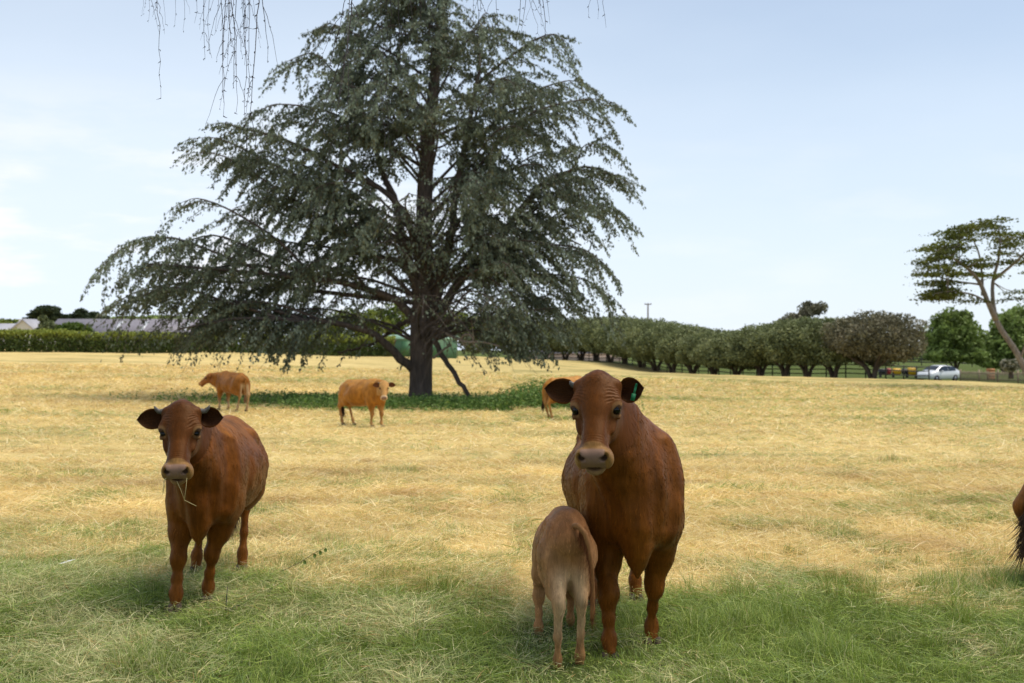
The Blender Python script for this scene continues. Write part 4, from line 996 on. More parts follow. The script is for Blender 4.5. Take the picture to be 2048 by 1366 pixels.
    # curtain of foliage below the lowest limbs stops at the browse line
    rep = 6; m = len(S0); t = rg.random((m, rep, 1)); P = (S0[:, None] * (1 - t) + S1[:, None] * t); P = P + rg.normal(0, .032, P.shape)
    D = np.repeat(unit(S1 - S0)[:, None], rep, 1) + rg.normal(0, .45, P.shape) + np.array([0, 0, -.2])
    P = P.reshape(-1, 3); D = unit(D.reshape(-1, 3)); ok = P[:, 2] + O[2] > .75 + .25 * np.sin(P[:, 0] * 2)
    wx = P[:, 0]; ok &= ~((np.abs(wx - .1) < 1.35) & (P[:, 2] + O[2] < 2.6) & (P[:, 1] < 2)) | (rg.random(len(P)) < .05)
    ok &= ~((np.abs(wx - .25) < 2.3 - .12 * P[:, 2]) & (P[:, 2] + O[2] < 9.5) & (P[:, 1] < 1.5)) | (rg.random(len(P)) < .22)
    ok &= ~((np.abs(wx + .2) < 3.6) & (P[:, 2] + O[2] < 4.2)) | (rg.random(len(P)) < .35)
    zw = P[:, 2] + O[2]; rr_ = rg.random(len(P))
    ok &= ~((wx < -8.2) & (zw < 2.8)) | (rr_ < .30)
    ok &= ~((wx < -6.0) & (zw < 1.6)) | (rr_ < .25)
    ok &= ~((wx < -6.9) & (zw > 6.0) & (zw < 7.1)) | (rr_ < .35)
    ok &= ~((wx < -7.9) & (zw > 7.2) & (zw < 9.3)) | (rr_ < .4)
    P, D = P[ok], D[ok]; tn = np.repeat(np.array(ST), rep)[ok]
    tw = np.repeat(rg.uniform(.75, 1.3, m), rep)[ok]; tip_ = np.repeat(1, m * rep).reshape(-1)[ok] * 1.0; tq = t.reshape(-1)[ok]
    cl = fnoise(P * .8, 71, 3)
    c0 = np.array([.092, .110, .060]); c1 = np.array([.215, .255, .180]); c2 = np.array([.13, .125, .06])
    f = np.clip((cl - .40) * 1.5 + .30 * tq + .65 * (tn - .35), 0, 1)[:, None]; C = c0 * (1 - f) + c1 * f
    br = (rg.random(len(P)) < .12)[:, None]; C = np.where(br, c2, C) * tw[:, None] * rg.uniform(.8, 1.2, (len(P), 1))
    leaf_tris(P, D, rg.uniform(.08, .17, len(P)), .28, C, rg, 'crown', root, quad=True)
    wood.build('trunk', MAT_CEDBARK, root)
    dead = MB()
    for pts, r0, r1 in [([pt(868, 655, -.6), pt(905, 672, -1.2), pt(935, 684, -1.8), pt(965, 684, -2), pt(1000, 692, -2.2)], .07, .03), ([pt(925, 682, -1.6), pt(930, 672, -1.7), pt(942, 670, -1.8), pt(950, 680, -1.8), pt(935, 690, -1.8), pt(928, 686, -1.8)], .05, .03),
                        ([pt(948, 684, -1.8), pt(955, 695, -2), pt(962, 702, -2)], .035, .015), ([pt(868, 716, -.3), pt(890, 698, -.6), pt(905, 690, -1)], .05, .03), ([pt(950, 676, -1.8), pt(948, 655, -1.9), pt(946, 640, -2)], .025, .012)]:
        P = smooth_path(pts, 12); dead.tube(P, np.linspace(r0, r1, 12), 7)
    d = dead.build('dead_branch', MAT_DEAD, root); d['label'] = 'bare grey broken branches right of the trunk'
    print('cedar leaves', len(P), 'wood', wood.n)
cedar()

def blob_tree(name, base, blobs, n, size, cols, label, cat='tree', stems=None, bark=MAT_BARK, seed=1, flat=1.0, group=None, core=.55, asp=.42, edge=.22, barkr=.12):
    """tree whose crown is leaf-sized faces spread through lumpy masses; blobs: (x,y,z,rx,ry,rz) about base"""
    rg = np.random.default_rng(seed); root = empty(name, base); setp(root, label, cat, group)
    B = np.array(blobs, float); vol = (B[:, 3] * B[:, 4] * B[:, 5]) ** .75; idx = rg.choice(len(B), n, p=vol / vol.sum())
    d = unit(rg.normal(0, 1, (n, 3))); rad = (core + (1 - core) * rg.random(n) ** .5)
    lump = 1 + edge * 2 * (fnoise(d * 2.2 + idx[:, None] * 7.7, seed, 3) - .5) + .16 * (vnoise(d * 7 + idx[:, None] * 3.1, seed + 2) - .5) * 2
    P = B[idx, :3] + d * B[idx, 3:] * (rad * lump)[:, None]
    P = P[P[:, 2] > .15]; m = len(P)
    c = np.array(cols); f = fnoise(P / (np.mean(B[:, 3:]) * .55), seed + 9, 3); ci = np.clip((f - .3) / .4 * (len(c) - 1), 0, len(c) - 1.001); i = ci.astype(int); w = (ci - i)[:, None]
    C = (c[i] * (1 - w) + c[i + 1] * w) * rg.uniform(.7, 1.35, (m, 1))
    D = unit(rg.normal(0, 1, (m, 3)) * np.array([1, 1, flat]) + np.array([0, 0, -.15]))
    leaf_tris(P, D, size * rg.uniform(.6, 1.4, m), asp, C, rg, 'crown', root)
    wood = MB()
    for s_ in (stems or []):
        P2 = smooth_path(s_[0], 10); wood.tube(P2, np.linspace(s_[1], s_[2], 10), 7)
    if wood.n: wood.build('trunk', bark, root)
    return root
OLIVE = [(.10, .115, .045), (.16, .185, .075), (.22, .245, .105), (.28, .30, .14)]
GREYOL = [(.10, .095, .05), (.15, .14, .08), (.20, .185, .11), (.25, .225, .15)]
LIME = [(.08, .11, .025), (.15, .20, .045), (.22, .29, .075), (.28, .36, .10)]
YGREEN = [(.05, .08, .015), (.11, .15, .02), (.19, .23, .035), (.25, .28, .05)]
DARK = [(.02, .032, .015), (.035, .052, .022), (.055, .078, .035)]
# the row of rounded trees along the fence
_ord = ['first', 'second', 'third', 'fourth', 'fifth', 'sixth', 'seventh', 'eighth', 'ninth', 'tenth', 'eleventh', 'twelfth', 'thirteenth', 'fourteenth', 'fifteenth', 'sixteenth']
_rx = _rowx[1:]; _rt = np.interp(_rx, [1090, 1160, 1250, 1320, 1390, 1450, 1520, 1600, 1680, 1760, 1830], [644, 635, 632, 639, 650, 663, 650, 634, 635, 618, 640])
for i, (px, pb, Yr, ptop) in enumerate(zip(_rx, _rowb[1:], _rowY[1:], _rt)):
    rg = np.random.default_rng(300 + i); s_ = Yr / FPX; b0 = at(px, pb, Yr); zg = float(gz([b0.x], [b0.y])[0]); H_ = (pb - ptop) * s_
    last = i == len(_rx) - 1
    W_ = {True: 3.6, False: max(3.3, H_ * .66)}[last]
    bl = [(0, 0, H_ * .60, W_, W_ * .9, H_ * .34), (0, 0, H_ * .74, W_ * .72, W_ * .7, H_ * .26)]
    for q in range(7):
        a = q * .9 + rg.random(); bl.append((np.cos(a) * W_ * .62, np.sin(a) * W_ * .55, H_ * rg.uniform(.38, .60), W_ * .50, W_ * .50, H_ * rg.uniform(.17, .23)))
    if last: bl += [(1.6, 0, H_ * .72, 2.6, 2.4, H_ * .26), (-1.7, 0, H_ * .66, 2.4, 2.2, H_ * .24), (2.7, 0, H_ * .52, 1.6, 1.6, 1.2)]
    st = []
    for q in range(5 if i > 7 else 3):
        a = q * 1.3 + rg.random(); k = rg.uniform(.25, .55) * W_
        st.append(([(np.cos(a) * .12, np.sin(a) * .12, -.1), (np.cos(a) * .3 * k, np.sin(a) * .3 * k, H_ * .17), (np.cos(a) * k, np.sin(a) * k, H_ * .34), (np.cos(a) * k * 1.15, np.sin(a) * k * 1.1, H_ * .46)], .17 if i > 7 else .2, .05))
    lab = ('broad brownish tree at the right end of the dark clipped row' if last else f'rounded olive tree, {_ord[i]} from the left in the dark row')
    blob_tree('row_tree', (b0.x, b0.y, zg), bl, 20000 if i < 9 else 26000, .20 if i < 9 else .18, GREYOL if last else OLIVE, lab, 'tree', st, seed=400 + i, group='trees in the dark row along the fence', core=.6, edge=.16)
def simple_tree(name, px, pyb, Y, blobs_px, n, size, cols, label, seed, stem=True, cat='tree', group=None, core=.45, bark=MAT_BARK, edge=.3, flat=1.0):
    """blobs_px: (px, py, half width px, half height px, depth offset m)"""
    s_ = Y / FPX; b0 = at(px, pyb, Y); zg = b0.z
    bl = [((x - px) * s_, d, EYE - (y - HOR) * s_ - zg, w * s_, w * s_ * .9, h * s_) for x, y, w, h, d in blobs_px]
    st = []
    if stem:
        for k, b_ in enumerate(bl[:4]): st.append(([(0, 0, -.2), (b_[0] * .15, b_[1] * .2, b_[2] * .35), (b_[0] * .6, b_[1] * .6, b_[2] * .7), (b_[0], b_[1], b_[2])], .22 if k == 0 else .12, .04))
    return blob_tree(name, (b0.x, b0.y, zg), bl, n, size, cols, label, cat, st, bark, seed, group=group, core=core, edge=edge, flat=flat)
simple_tree('lime_tree', 1912, 757, 116, [(1905, 672, 52, 44, 0), (1870, 690, 32, 28, 0), (1945, 690, 30, 30, 1), (1900, 650, 34, 30, 0), (1925, 640, 22, 20, 0), (1880, 710, 40, 14, -1), (1935, 712, 34, 14, -1)], 16000, .30, LIME, 'bright green round tree standing right behind the white car', 501, edge=.6, core=.3)
simple_tree('leafy_tree', 2010, 757, 125, [(2020, 680, 50, 50, 0), (1985, 700, 30, 30, 0), (2050, 650, 40, 40, 2), (1975, 720, 30, 16, -1)], 12000, .34, LIME, 'green tree behind the leaning trunk at the right edge', 502, edge=.6, core=.3)
simple_tree('gum_tree', 1612, 745, 150, [(1620, 622, 26, 14, 0), (1590, 634, 22, 9, 0), (1570, 642, 16, 7, 0), (1640, 616, 16, 12, 0), (1615, 610, 12, 8, 0), (1600, 650, 40, 20, 0)], 5200, .30, GREYOL, 'thin wispy tree rising above the dark row', 503, core=.1, edge=.6)
simple_tree('distant_tree', 1900, 722, 210, [(1880, 712, 70, 12, 0), (1800, 716, 60, 9, 0), (1980, 712, 60, 14, 0), (2060, 705, 50, 20, 0)], 7000, .5, LIME, 'low green tree line far beyond the white car', 504, stem=False)
simple_tree('pine_tree', 92, 672, 190, [(95, 622, 26, 10, 0), (75, 630, 18, 7, 0), (112, 634, 14, 10, 0), (60, 640, 14, 6, 0), (100, 640, 10, 5, 0)], 5000, .42, DARK, 'dark flat topped pine behind the white gable', 510, core=.15, edge=.5)
simple_tree('pine_tree', 150, 672, 190, [(140, 637, 16, 9, 0), (162, 626, 14, 9, 0), (185, 632, 16, 8, 0), (175, 640, 26, 6, 0), (210, 637, 8, 5, 0)], 5000, .42, DARK, 'dark broken pine clump above the long grey roof', 511, core=.15, edge=.5)
simple_tree('distant_tree', 20, 670, 200, [(10, 650, 30, 12, 0), (35, 645, 14, 6, 0), (-30, 650, 30, 12, 0)], 3500, .42, YGREEN, 'green tree at the left edge behind the roofs', 512, stem=False)
simple_tree('distant_tree', 280, 672, 200, [(250, 640, 40, 7, 0), (320, 640, 50, 9, 0), (390, 645, 40, 10, 0)], 4500, .42, LIME, 'low green tree line behind the long grey roof', 513, stem=False)
simple_tree('garden_tree', 92, 684, 112, [(95, 655, 17, 13, 0), (82, 663, 14, 8, 0), (86, 638, 9, 7, 0), (106, 660, 12, 12, 0)], 4200, .22, OLIVE, 'dark green garden tree in front of the white gable', 514)
simple_tree('garden_bush', 148, 690, 111, [(148, 662, 34, 17, 0), (125, 668, 22, 12, 0), (175, 672, 18, 12, 0)], 5200, .22, [(.04, .075, .008), (.075, .12, .012), (.11, .16, .02)], 'round bright green bush in front of the long grey roof', 515, cat='bush')
simple_tree('willow_tree', 700, 712, 135, [(700, 660, 60, 42, 0), (760, 655, 46, 42, 0), (640, 670, 50, 32, 0), (790, 640, 30, 34, 1), (900, 650, 60, 30, 4), (980, 660, 50, 30, 5)], 16000, .32, YGREEN, 'yellow green tree mass behind the cedar trunk and green shed', 516)
simple_tree('dark_tree', 1030, 716, 160, [(1030, 675, 50, 30, 0), (960, 680, 40, 26, 0), (1085, 668, 30, 30, 0)], 9000, .34, OLIVE, 'olive tree mass between the cedar and the dark row', 517)
simple_tree('flowering_bush', 2022, 752, 92, [(2020, 732, 18, 12, 0), (2035, 728, 14, 12, 0), (2010, 728, 10, 9, 0)], 3600, .16, [(.05, .06, .025), (.12, .12, .06), (.42, .40, .30), (.5, .48, .38)], 'bush with cream white blossom at the foot of the leaning tree', 518, cat='bush')

def leaning_tree():
    rg = np.random.default_rng(8); Y0 = 70.0; m_ = Y0 / FPX; b0 = at(2064, 772, Y0); O = np.array([b0.x, b0.y, float(gz([b0.x], [b0.y])[0])])
    root = empty('leaning_tree', O); setp(root, 'tall leaning tree with flat layered foliage at the right edge', 'tree')
    def pt(px, py, d=0.0): return np.array([(px - 1024) * m_, Y0 + d, EYE - (py - HOR) * m_]) - O
    wood = MB()
    def limb(pts, r0, r1, n=14):
        P = smooth_path(pts, n); wood.tube(P, np.linspace(r0, r1, n), 8); return P
    limb([pt(2066, 778), pt(2048, 735), pt(2030, 700), pt(2006, 665), pt(1992, 640)], .21, .16)
    L_ = [limb([pt(1992, 640), pt(1972, 605, -.3), pt(1955, 570, -.5), pt(1935, 545, -.6), pt(1900, 520, -.8), pt(1860, 505, -1)], .17, .04), limb([pt(1992, 640), pt(1990, 600, .3), pt(1993, 560, .5), pt(2005, 520, .6), pt(2012, 475, .8), pt(2010, 450, 1)], .15, .04),
          limb([pt(1965, 590), pt(1975, 550, .8), pt(1970, 500, 1), pt(1950, 460, 1)], .09, .03), limb([pt(1993, 560, .5), pt(2030, 520, -.5), pt(2060, 480, -1), pt(2080, 470, -1)], .10, .03), limb([pt(1972, 605, -.3), pt(1930, 590, -1), pt(1880, 585, -1.5), pt(1850, 590, -1.5)], .07, .02),
          limb([pt(2040, 720), pt(2055, 640, -1), pt(2080, 590, -1)], .08, .03), limb([pt(1955, 570, -.5), pt(1910, 560, .5), pt(1870, 545, 1), pt(1835, 540, 1)], .06, .02)]
    Ps, Cs = [], []
    poly_l = lambda y: np.interp(y, [436, 450, 465, 490, 520, 545, 560, 590, 605], [1975, 1925, 1885, 1862, 1835, 1822, 1870, 1850, 1870])
    allp = np.vstack([p[5:] for p in L_])
    for k in range(122):
        y = rg.uniform(440, 606); x0 = poly_l(y); x = rg.uniform(x0 + 18, 2110) if rg.random() < .72 else x0 + rg.uniform(8, 40); d = rg.uniform(-2.6, 2.6) * (1 - abs(y - 520) / 150)
        if y > 555 and 1890 < x and rg.random() < .75: continue
        c = pt(x, y, d); w = rg.uniform(.45, 1.05); n = int(190 * w)
        q = rg.normal(0, 1, (n, 3)) * np.array([w * .55, w * .55, .075]); q[:, 2] -= .08 * (q[:, 0] ** 2 + q[:, 1] ** 2)
        Ps.append(c + q); Cs.append(np.full(n, rg.uniform(.7, 1.3)))
        j = np.linalg.norm(allp - c, axis=1).argmin(); a = allp[j]; wood.tube(smooth_path([a, a * .5 + c * .5 + [0, 0, -.12], c], 5), np.linspace(.035, .01, 5), 4, False)
    P = np.concatenate(Ps); s_ = np.concatenate(Cs); n = len(P); f = fnoise(P * .9, 3, 2)[:, None]
    C = (np.array([.060, .080, .014]) * (1 - f) + np.array([.15, .165, .03]) * f) * s_[:, None] * rg.uniform(.75, 1.3, (n, 1))
    leaf_tris(P, unit(rg.normal(0, 1, (n, 3)) * [1, 1, .35]), rg.uniform(.10, .20, n), .4, C, rg, 'crown', root)
    wood.build('trunk', MAT_GREYBARK, root)
leaning_tree()

def hedge():
    rg = np.random.default_rng(4); a = at(-60, 704, 105); b_ = at(790, 713, 112)
    root = empty('hedge', (a.x, a.y, a.z)); setp(root, 'long green hedge with yellow green tips along the field edge', 'hedge')
    Ln = b_.x - a.x; n = 30000; u = rg.random(n); X = u * Ln; h = 1.75 + .25 * (fnoise(np.stack([X * .8, 0 * X, 0 * X], -1), 2, 3) - .5) * 2
    face = rg.random(n); Yl = np.where(face < .72, -.9 + .35 * (fnoise(np.stack([X * 1.2, face * 3, 0 * X], -1), 3, 3) - .5) * 2, rg.uniform(-.9, .9, n)) + rg.normal(0, .12, n); Z = np.where(face < .72, rg.random(n) * h, h + rg.normal(0, .10, n))
    Y = Yl + (b_.y - a.y) * u; zg = gz(X + a.x, Y + a.y) - a.z
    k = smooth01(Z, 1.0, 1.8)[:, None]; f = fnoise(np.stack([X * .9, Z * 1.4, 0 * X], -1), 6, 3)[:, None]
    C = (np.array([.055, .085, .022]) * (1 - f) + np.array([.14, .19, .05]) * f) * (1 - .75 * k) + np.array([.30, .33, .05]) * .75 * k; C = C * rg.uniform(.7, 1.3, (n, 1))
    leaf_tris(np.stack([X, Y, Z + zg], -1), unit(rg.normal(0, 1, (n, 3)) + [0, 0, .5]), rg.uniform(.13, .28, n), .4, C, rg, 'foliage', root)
    # woody core of stems that keeps it opaque
    st = MB()
    for x in np.arange(.2, Ln, .35):
        y0 = (b_.y - a.y) * x / Ln; z0 = float(gz([a.x + x], [a.y + y0])[0]) - a.z
        for q in range(3): st.tube([(x, y0, z0 - .1), (x + rg.normal(0, .2), y0 + rg.normal(0, .3), z0 + .9), (x + rg.normal(0, .4), y0 + rg.normal(0, .4), z0 + 1.6)], [.09, .07, .05], 5)
    st.build('stems', MAT_BARK, root)
hedge()

def birch():
    """weeping birch over the camera: its bare hanging twigs show along the top, its crown shades the foreground"""
    rg = np.random.default_rng(19); O = np.array([-2.6, -3.2, 0.0]); root = empty('weeping_birch', O)
    setp(root, 'birch whose thin bare twigs hang into the top of the view', 'tree')
    wood = MB(); tp = smooth_path([(0, 0, -.2), (.05, .1, 2), (.25, .5, 4.5), (.4, 1.0, 7), (.5, 1.5, 10), (.5, 1.7, 12.5)], 24); wood.tube(tp, np.linspace(.26, .03, 24), 14)
    lv = []
    def at2(px, py, Y): return np.array(at(px, py, Y)) - O
    # limbs
    for k in range(26):
        zs = rg.uniform(4.2, 11.5); i = np.abs(tp[:, 2] - zs).argmin(); a = tp[i]; az = rg.uniform(0, 2 * np.pi); Lb = rg.uniform(3, 5.6) * (1 - .04 * zs)
        d = np.array([np.cos(az), np.sin(az), 0]); P = smooth_path([a, a + d * Lb * .35 + [0, 0, .9], a + d * Lb * .75 + [0, 0, 1.2], a + d * Lb + [0, 0, .7]], 12); wood.tube(P, np.linspace(.07, .015, 12), 6)
        lv.append(P[4:])
    for hx, hy, hz_ in [(-1.8, 5.0, 5.6), (0.4, 5.4, 5.4), (-3.0, 4.4, 5.8), (1.6, 4.6, 5.5), (-2.5, 6.2, 6.6), (.5, 6.8, 6.8), (2.2, 5.8, 6.4)]:
        tip = np.array([hx, hy, hz_]) - O; a = tp[11]; P = smooth_path([a, a * .6 + tip * .4 + [0, 0, 1.3], a * .2 + tip * .8 + [0, 0, .9], tip], 16); wood.tube(P, np.linspace(.08, .02, 16), 7); lv.append(P[5:])
    cen = np.concatenate(lv); n = 15000; P = cen[rg.choice(len(cen), n)] + rg.normal(0, 1, (n, 3)) * [.55, .55, .35] + [0, 0, .25]
    ok = (P[:, 2] + O[2]) > 1.64 + .33 * np.maximum(P[:, 1] + O[1], 0) + 1.2; P = P[ok]; n = len(P)
    leaf_tris(P, unit(rg.normal(0, 1, (n, 3))), rg.uniform(.07, .13, n), .4, np.tile([.09, .15, .03], (n, 1)) * rg.uniform(.7, 1.3, (n, 1)), rg, 'crown', root)
    wood.build('trunk', bark_mat('birch_bark', (.45, .42, .38), (.7, .68, .64)), root)
    tw = MB(); DKC = None
    def strand(px, pyend, Y, lean=0, r=.0022, nb=3, top=-70, wig=5):
        k = max(6, int((pyend - top) / 22)); ys = np.linspace(top, pyend, k); xs = px + lean * (ys - top) / 100 + np.cumsum(rg.normal(0, wig * .45, k))
        xs += (px + lean * (0 - top) / 100) - np.interp(0, ys, xs)
        P = np.array([at2(x, y, Y + .15 * math.sin(y * .01 + px)) for x, y in zip(xs, ys)]); tw.tube(P, np.linspace(r, r * .35, k), 5, False)
        for q in range(1, k):      # buds and side shoots
            if rg.random() < .75:
                b_ = P[q] + rg.normal(0, .002, 3); tw.tube([b_, b_ + [rg.normal(0, .006), 0, -.004], b_ + [rg.normal(0, .009), 0, -.010]], [r * .9, r * 1.1, r * .3], 4, False)
        for _ in range((nb + 1) // 2):
            q = rg.integers(k // 4, k - 2) if k > 6 else 2; ln = rg.uniform(.06, .28); sx = rg.choice([-1, 1]) * rg.uniform(.15, .5); kk = 7; t = np.linspace(0, 1, kk)
            Q = P[q] + np.stack([sx * ln * t ** .7 + rg.normal(0, .003, kk), rg.normal(0, .003, kk), -ln * t], -1); tw.tube(Q, np.linspace(r * .6, r * .25, kk), 4, False)
            for z in range(2, kk):
                if rg.random() < .5: tw.tube([Q[z], Q[z] + [rg.normal(0, .006), 0, -.006]], [r * .6, r * .7], 4, False)
    Yt = 5.6
    for px, pe, ln, r, nb in [(312, 195, 2, .0018, 3), (292, 40, 8, .0014, 1), (284, 62, 26, .0014, 1), (322, 48, 6, .0012, 0), (356, 50, -8, .0012, 0), (369, 60, -2, .0014, 1), (393, 46, 0, .0014, 0), (406, 118, 2, .0018, 2), (420, 105, -3, .0014, 1),
                              (441, 205, 1, .0022, 4), (448, 232, 3, .0022, 4), (455, 150, 4, .0018, 3), (460, 225, 2, .0022, 5), (468, 130, -2, .0016, 3), (452, 90, 6, .0016, 2), (478, 100, 8, .0016, 2), (487, 130, 3, .0018, 3), (470, 175, 3, .002, 3), (485, 300, 2, .002, 3), (500, 250, -1, .0018, 2), (524, 300, -9, .0026, 4), (520, 120, 6, .0022, 2), (503, 60, -8, .0014, 1), (440, 60, -5, .0014, 1),
                              (705, 130, -22, .0022, 3), (712, 250, -12, .0028, 5), (700, 300, -2, .002, 4), (760, 290, 2, .0016, 3), (772, 330, 0, .0016, 3), (778, 220, 3, .0016, 2), (793, 140, 4, .0016, 2), (840, 90, 3, .0014, 1), (826, 60, -6, .0014, 1), (848, 75, 2, .0014, 1),
                              (955, 105, -1, .0016, 2), (966, 70, -6, .0016, 1), (985, 80, 10, .0016, 2), (945, 60, 2, .0014, 1), (1043, 105, -3, .0018, 2), (1060, 70, -12, .0016, 2), (1085, 122, 1, .0018, 2), (1078, 50, 3, .0014, 1), (1093, 48, 2, .0014, 0), (1183, 32, -3, .0014, 0), (1194, 38, 1, .0014, 0), (1206, 55, 0, .0016, 0)]:
        strand(px, pe, Yt + rg.uniform(-.5, .5), ln, r, nb)
    # supporting branchlets above the frame, tying the twigs to the limbs
    for hx, hy, hz_, pa, pb_ in [(-1.8, 5.0, 5.6, 280, 540), (0.4, 5.4, 5.4, 930, 1210), (-3.0, 4.4, 5.8, 280, 420), (0.4, 5.4, 5.4, 690, 860)]:
        t = np.array([hx, hy, hz_]) - O
        for px in np.linspace(pa, pb_, 9) + rg.normal(0, 9, 9): e = at2(px, -70 - rg.uniform(0, 40), Yt + rg.uniform(-.4, .4)); tw.tube(smooth_path([t, t * .65 + e * .35 + rg.normal(0, .12, 3) + [0, 0, .4], t * .25 + e * .75 + rg.normal(0, .08, 3) + [0, 0, .3], e + [0, 0, .1], e], 14), np.linspace(.008, .0025, 14), 5, False)
    tw.build('twigs', simple_mat('twig_bark', (.045, .028, .03), .7), root)
birch()
# ------------------------------------------------------------ buildings, fences, car and the small things
def gable(name, base, w, d, wall_h, roof_h, wallc, roofm, label, cat='house', rz=0, ridge_x=True, overhang=.3, parts=None):
    root = empty(name, base, rz); setp(root, label, cat)
    wl_ = MB(); wl_.box((0, 0, wall_h / 2 - .3), (w, d, wall_h + .6))
    if ridge_x: tri = [(-w / 2, -d / 2, wall_h), (-w / 2, d / 2, wall_h), (-w / 2, 0, wall_h + roof_h - .05), (w / 2, -d / 2, wall_h), (w / 2, d / 2, wall_h), (w / 2, 0, wall_h + roof_h - .05)]
    else: tri = [(-w / 2, -d / 2, wall_h), (w / 2, -d / 2, wall_h), (0, -d / 2, wall_h + roof_h - .05), (-w / 2, d / 2, wall_h), (w / 2, d / 2, wall_h), (0, d / 2, wall_h + roof_h - .05)]
    wl_.add(np.array(tri), np.array([[0, 1, 2], [3, 5, 4]])); wl_.build('wall', wallc, root, False)
    rf = MB(); oh = overhang; th = .12
    a = d / 2 if ridge_x else w / 2; sl = math.atan2(roof_h, a); Lr = (a + oh) / math.cos(sl)
    for s_ in (1, -1):
        cy = s_ * (a + oh) / 2; cz = wall_h + roof_h - math.tan(sl) * (a + oh) / 2 + th * .6
        if ridge_x: Rm = np.array([[1, 0, 0], [0, math.cos(sl), s_ * math.sin(sl)], [0, -s_ * math.sin(sl), math.cos(sl)]]); rf.box((0, cy, cz), (w + 2 * oh, Lr, th), Rm)
        else: Rm = np.array([[math.cos(sl), 0, s_ * math.sin(sl)], [0, 1, 0], [-s_ * math.sin(sl), 0, math.cos(sl)]]); rf.box((cy, 0, cz), (Lr, d + 2 * oh, th), Rm)
    r = rf.build('roof', roofm, root, False)
    return root, r
def ribbed(name, a, b_, sc):
    m, nt, b, N, L, out = new_mat(name); tcn = N('ShaderNodeTexCoord'); w = N('ShaderNodeTexWave'); w.inputs['Scale'].default_value = sc; w.bands_direction = 'X'; L(tcn.outputs['Object'], w.inputs['Vector'])
    f = noise(N, L, tcn.outputs['Object'], .6, 4); L(mixc(N, L, 1.0, ramp(N, w.outputs['Fac'], L, [(.2, a), (.8, b_)]), ramp(N, f, L, [(.3, (.85,) * 3), (.7, (1.1,) * 3)]), 'MULTIPLY'), b.inputs['Base Color']); b.inputs['Roughness'].default_value = .6; bump(N, L, b, w.outputs['Fac'], .3, .03)
    return m
M_ROOF = ribbed('slate_roof', (.19, .17, .19), (.25, .225, .25), 2.2); M_WHITE = simple_mat('render_wall', (.62, .60, .55), .8, .06, 2); M_STONE = simple_mat('stone_wall', (.34, .29, .25), .9, .3, 4, bmp=.3)
M_LIGHTROOF = ribbed('pale_roof', (.36, .35, .38), (.42, .41, .44), 2.2); M_GREENTIN = ribbed('green_sheet', (.07, .16, .08), (.09, .19, .095), 1.6); M_GLASS = simple_mat('window_glass', (.02, .025, .03), .1, .1)
M_SKYL = simple_mat('roof_light', (.55, .56, .58), .3, .05); M_DKWOOD = simple_mat('dark_rail', (.05, .045, .04), .8, .3, 3, bmp=.2); M_PALE = simple_mat('weathered_wood', (.32, .25, .16), .85, .35, 5, bmp=.3); M_TRIM = simple_mat('timber_trim', (.12, .08, .06), .8)
def gzz(x, y): return float(gz([x], [y])[0])
Yh = 128.0; s_ = Yh / FPX
def hp(px, py): p = at(px, py, Yh); return p
# long roofed house: ridge y 640, eave y 669
c = hp(290, 640); zg = gzz(c.x, Yh)
w_ = (455 - 120) * s_; eave = EYE - (669 - HOR) * s_ - zg; rdg = EYE - (640 - HOR) * s_ - zg
house, rf = gable('house', (c.x, Yh, zg), w_, 7.0, eave, rdg - eave, M_STONE, M_ROOF, 'long low house with a purplish grey roof behind the hedge', overhang=.35)
sl = math.atan2(rdg - eave, 3.5)
for px, wd in ((248, .5), (300, .35), (383, .4)):
    xx = hp(px, 650).x - c.x; m = MB(); Rm = np.array([[1, 0, 0], [0, math.cos(-sl), -math.sin(-sl)], [0, math.sin(-sl), math.cos(-sl)]]).T
    m.box((xx, -1.9, (rdg + eave) / 2 + .10), (wd, 2.4, .10), Rm); m.build('skylight', M_SKYL, rf, False)
for px in (215, 275, 330, 360):
    m = MB(); m.box((hp(px, 650).x - c.x, -3.52, eave * .5), (1.0, .08, .9)); m.build('window', M_GLASS, house, False)
c2 = at(66, 640, 122); zg = gzz(c2.x, 122); s2 = 122 / FPX
ev = EYE - (668 - HOR) * s2 - zg; rg_ = EYE - (640.5 - HOR) * s2 - zg
cot, rf2 = gable('cottage', (c2.x, 122, zg), 3.2, 5, ev, rg_ - ev, M_WHITE, M_LIGHTROOF, 'white gabled cottage end among the trees behind the hedge', ridge_x=False, overhang=.25)
m = MB(); m.box((-1.4, .6, rg_ - .35), (.5, .5, 1.0)); m.build('chimney', M_WHITE, rf2, False)
c3 = at(20, 650, 126); zg = gzz(c3.x, 126); ev = EYE - (668 - HOR) * 126 / FPX - zg; rg_ = EYE - (649 - HOR) * 126 / FPX - zg
gable('cottage', (c3.x - 1.2, 127, zg), 5.0, 6, ev, rg_ - ev, M_WHITE, M_LIGHTROOF, 'pale roofed building at the left edge beside the white gable', overhang=.25)
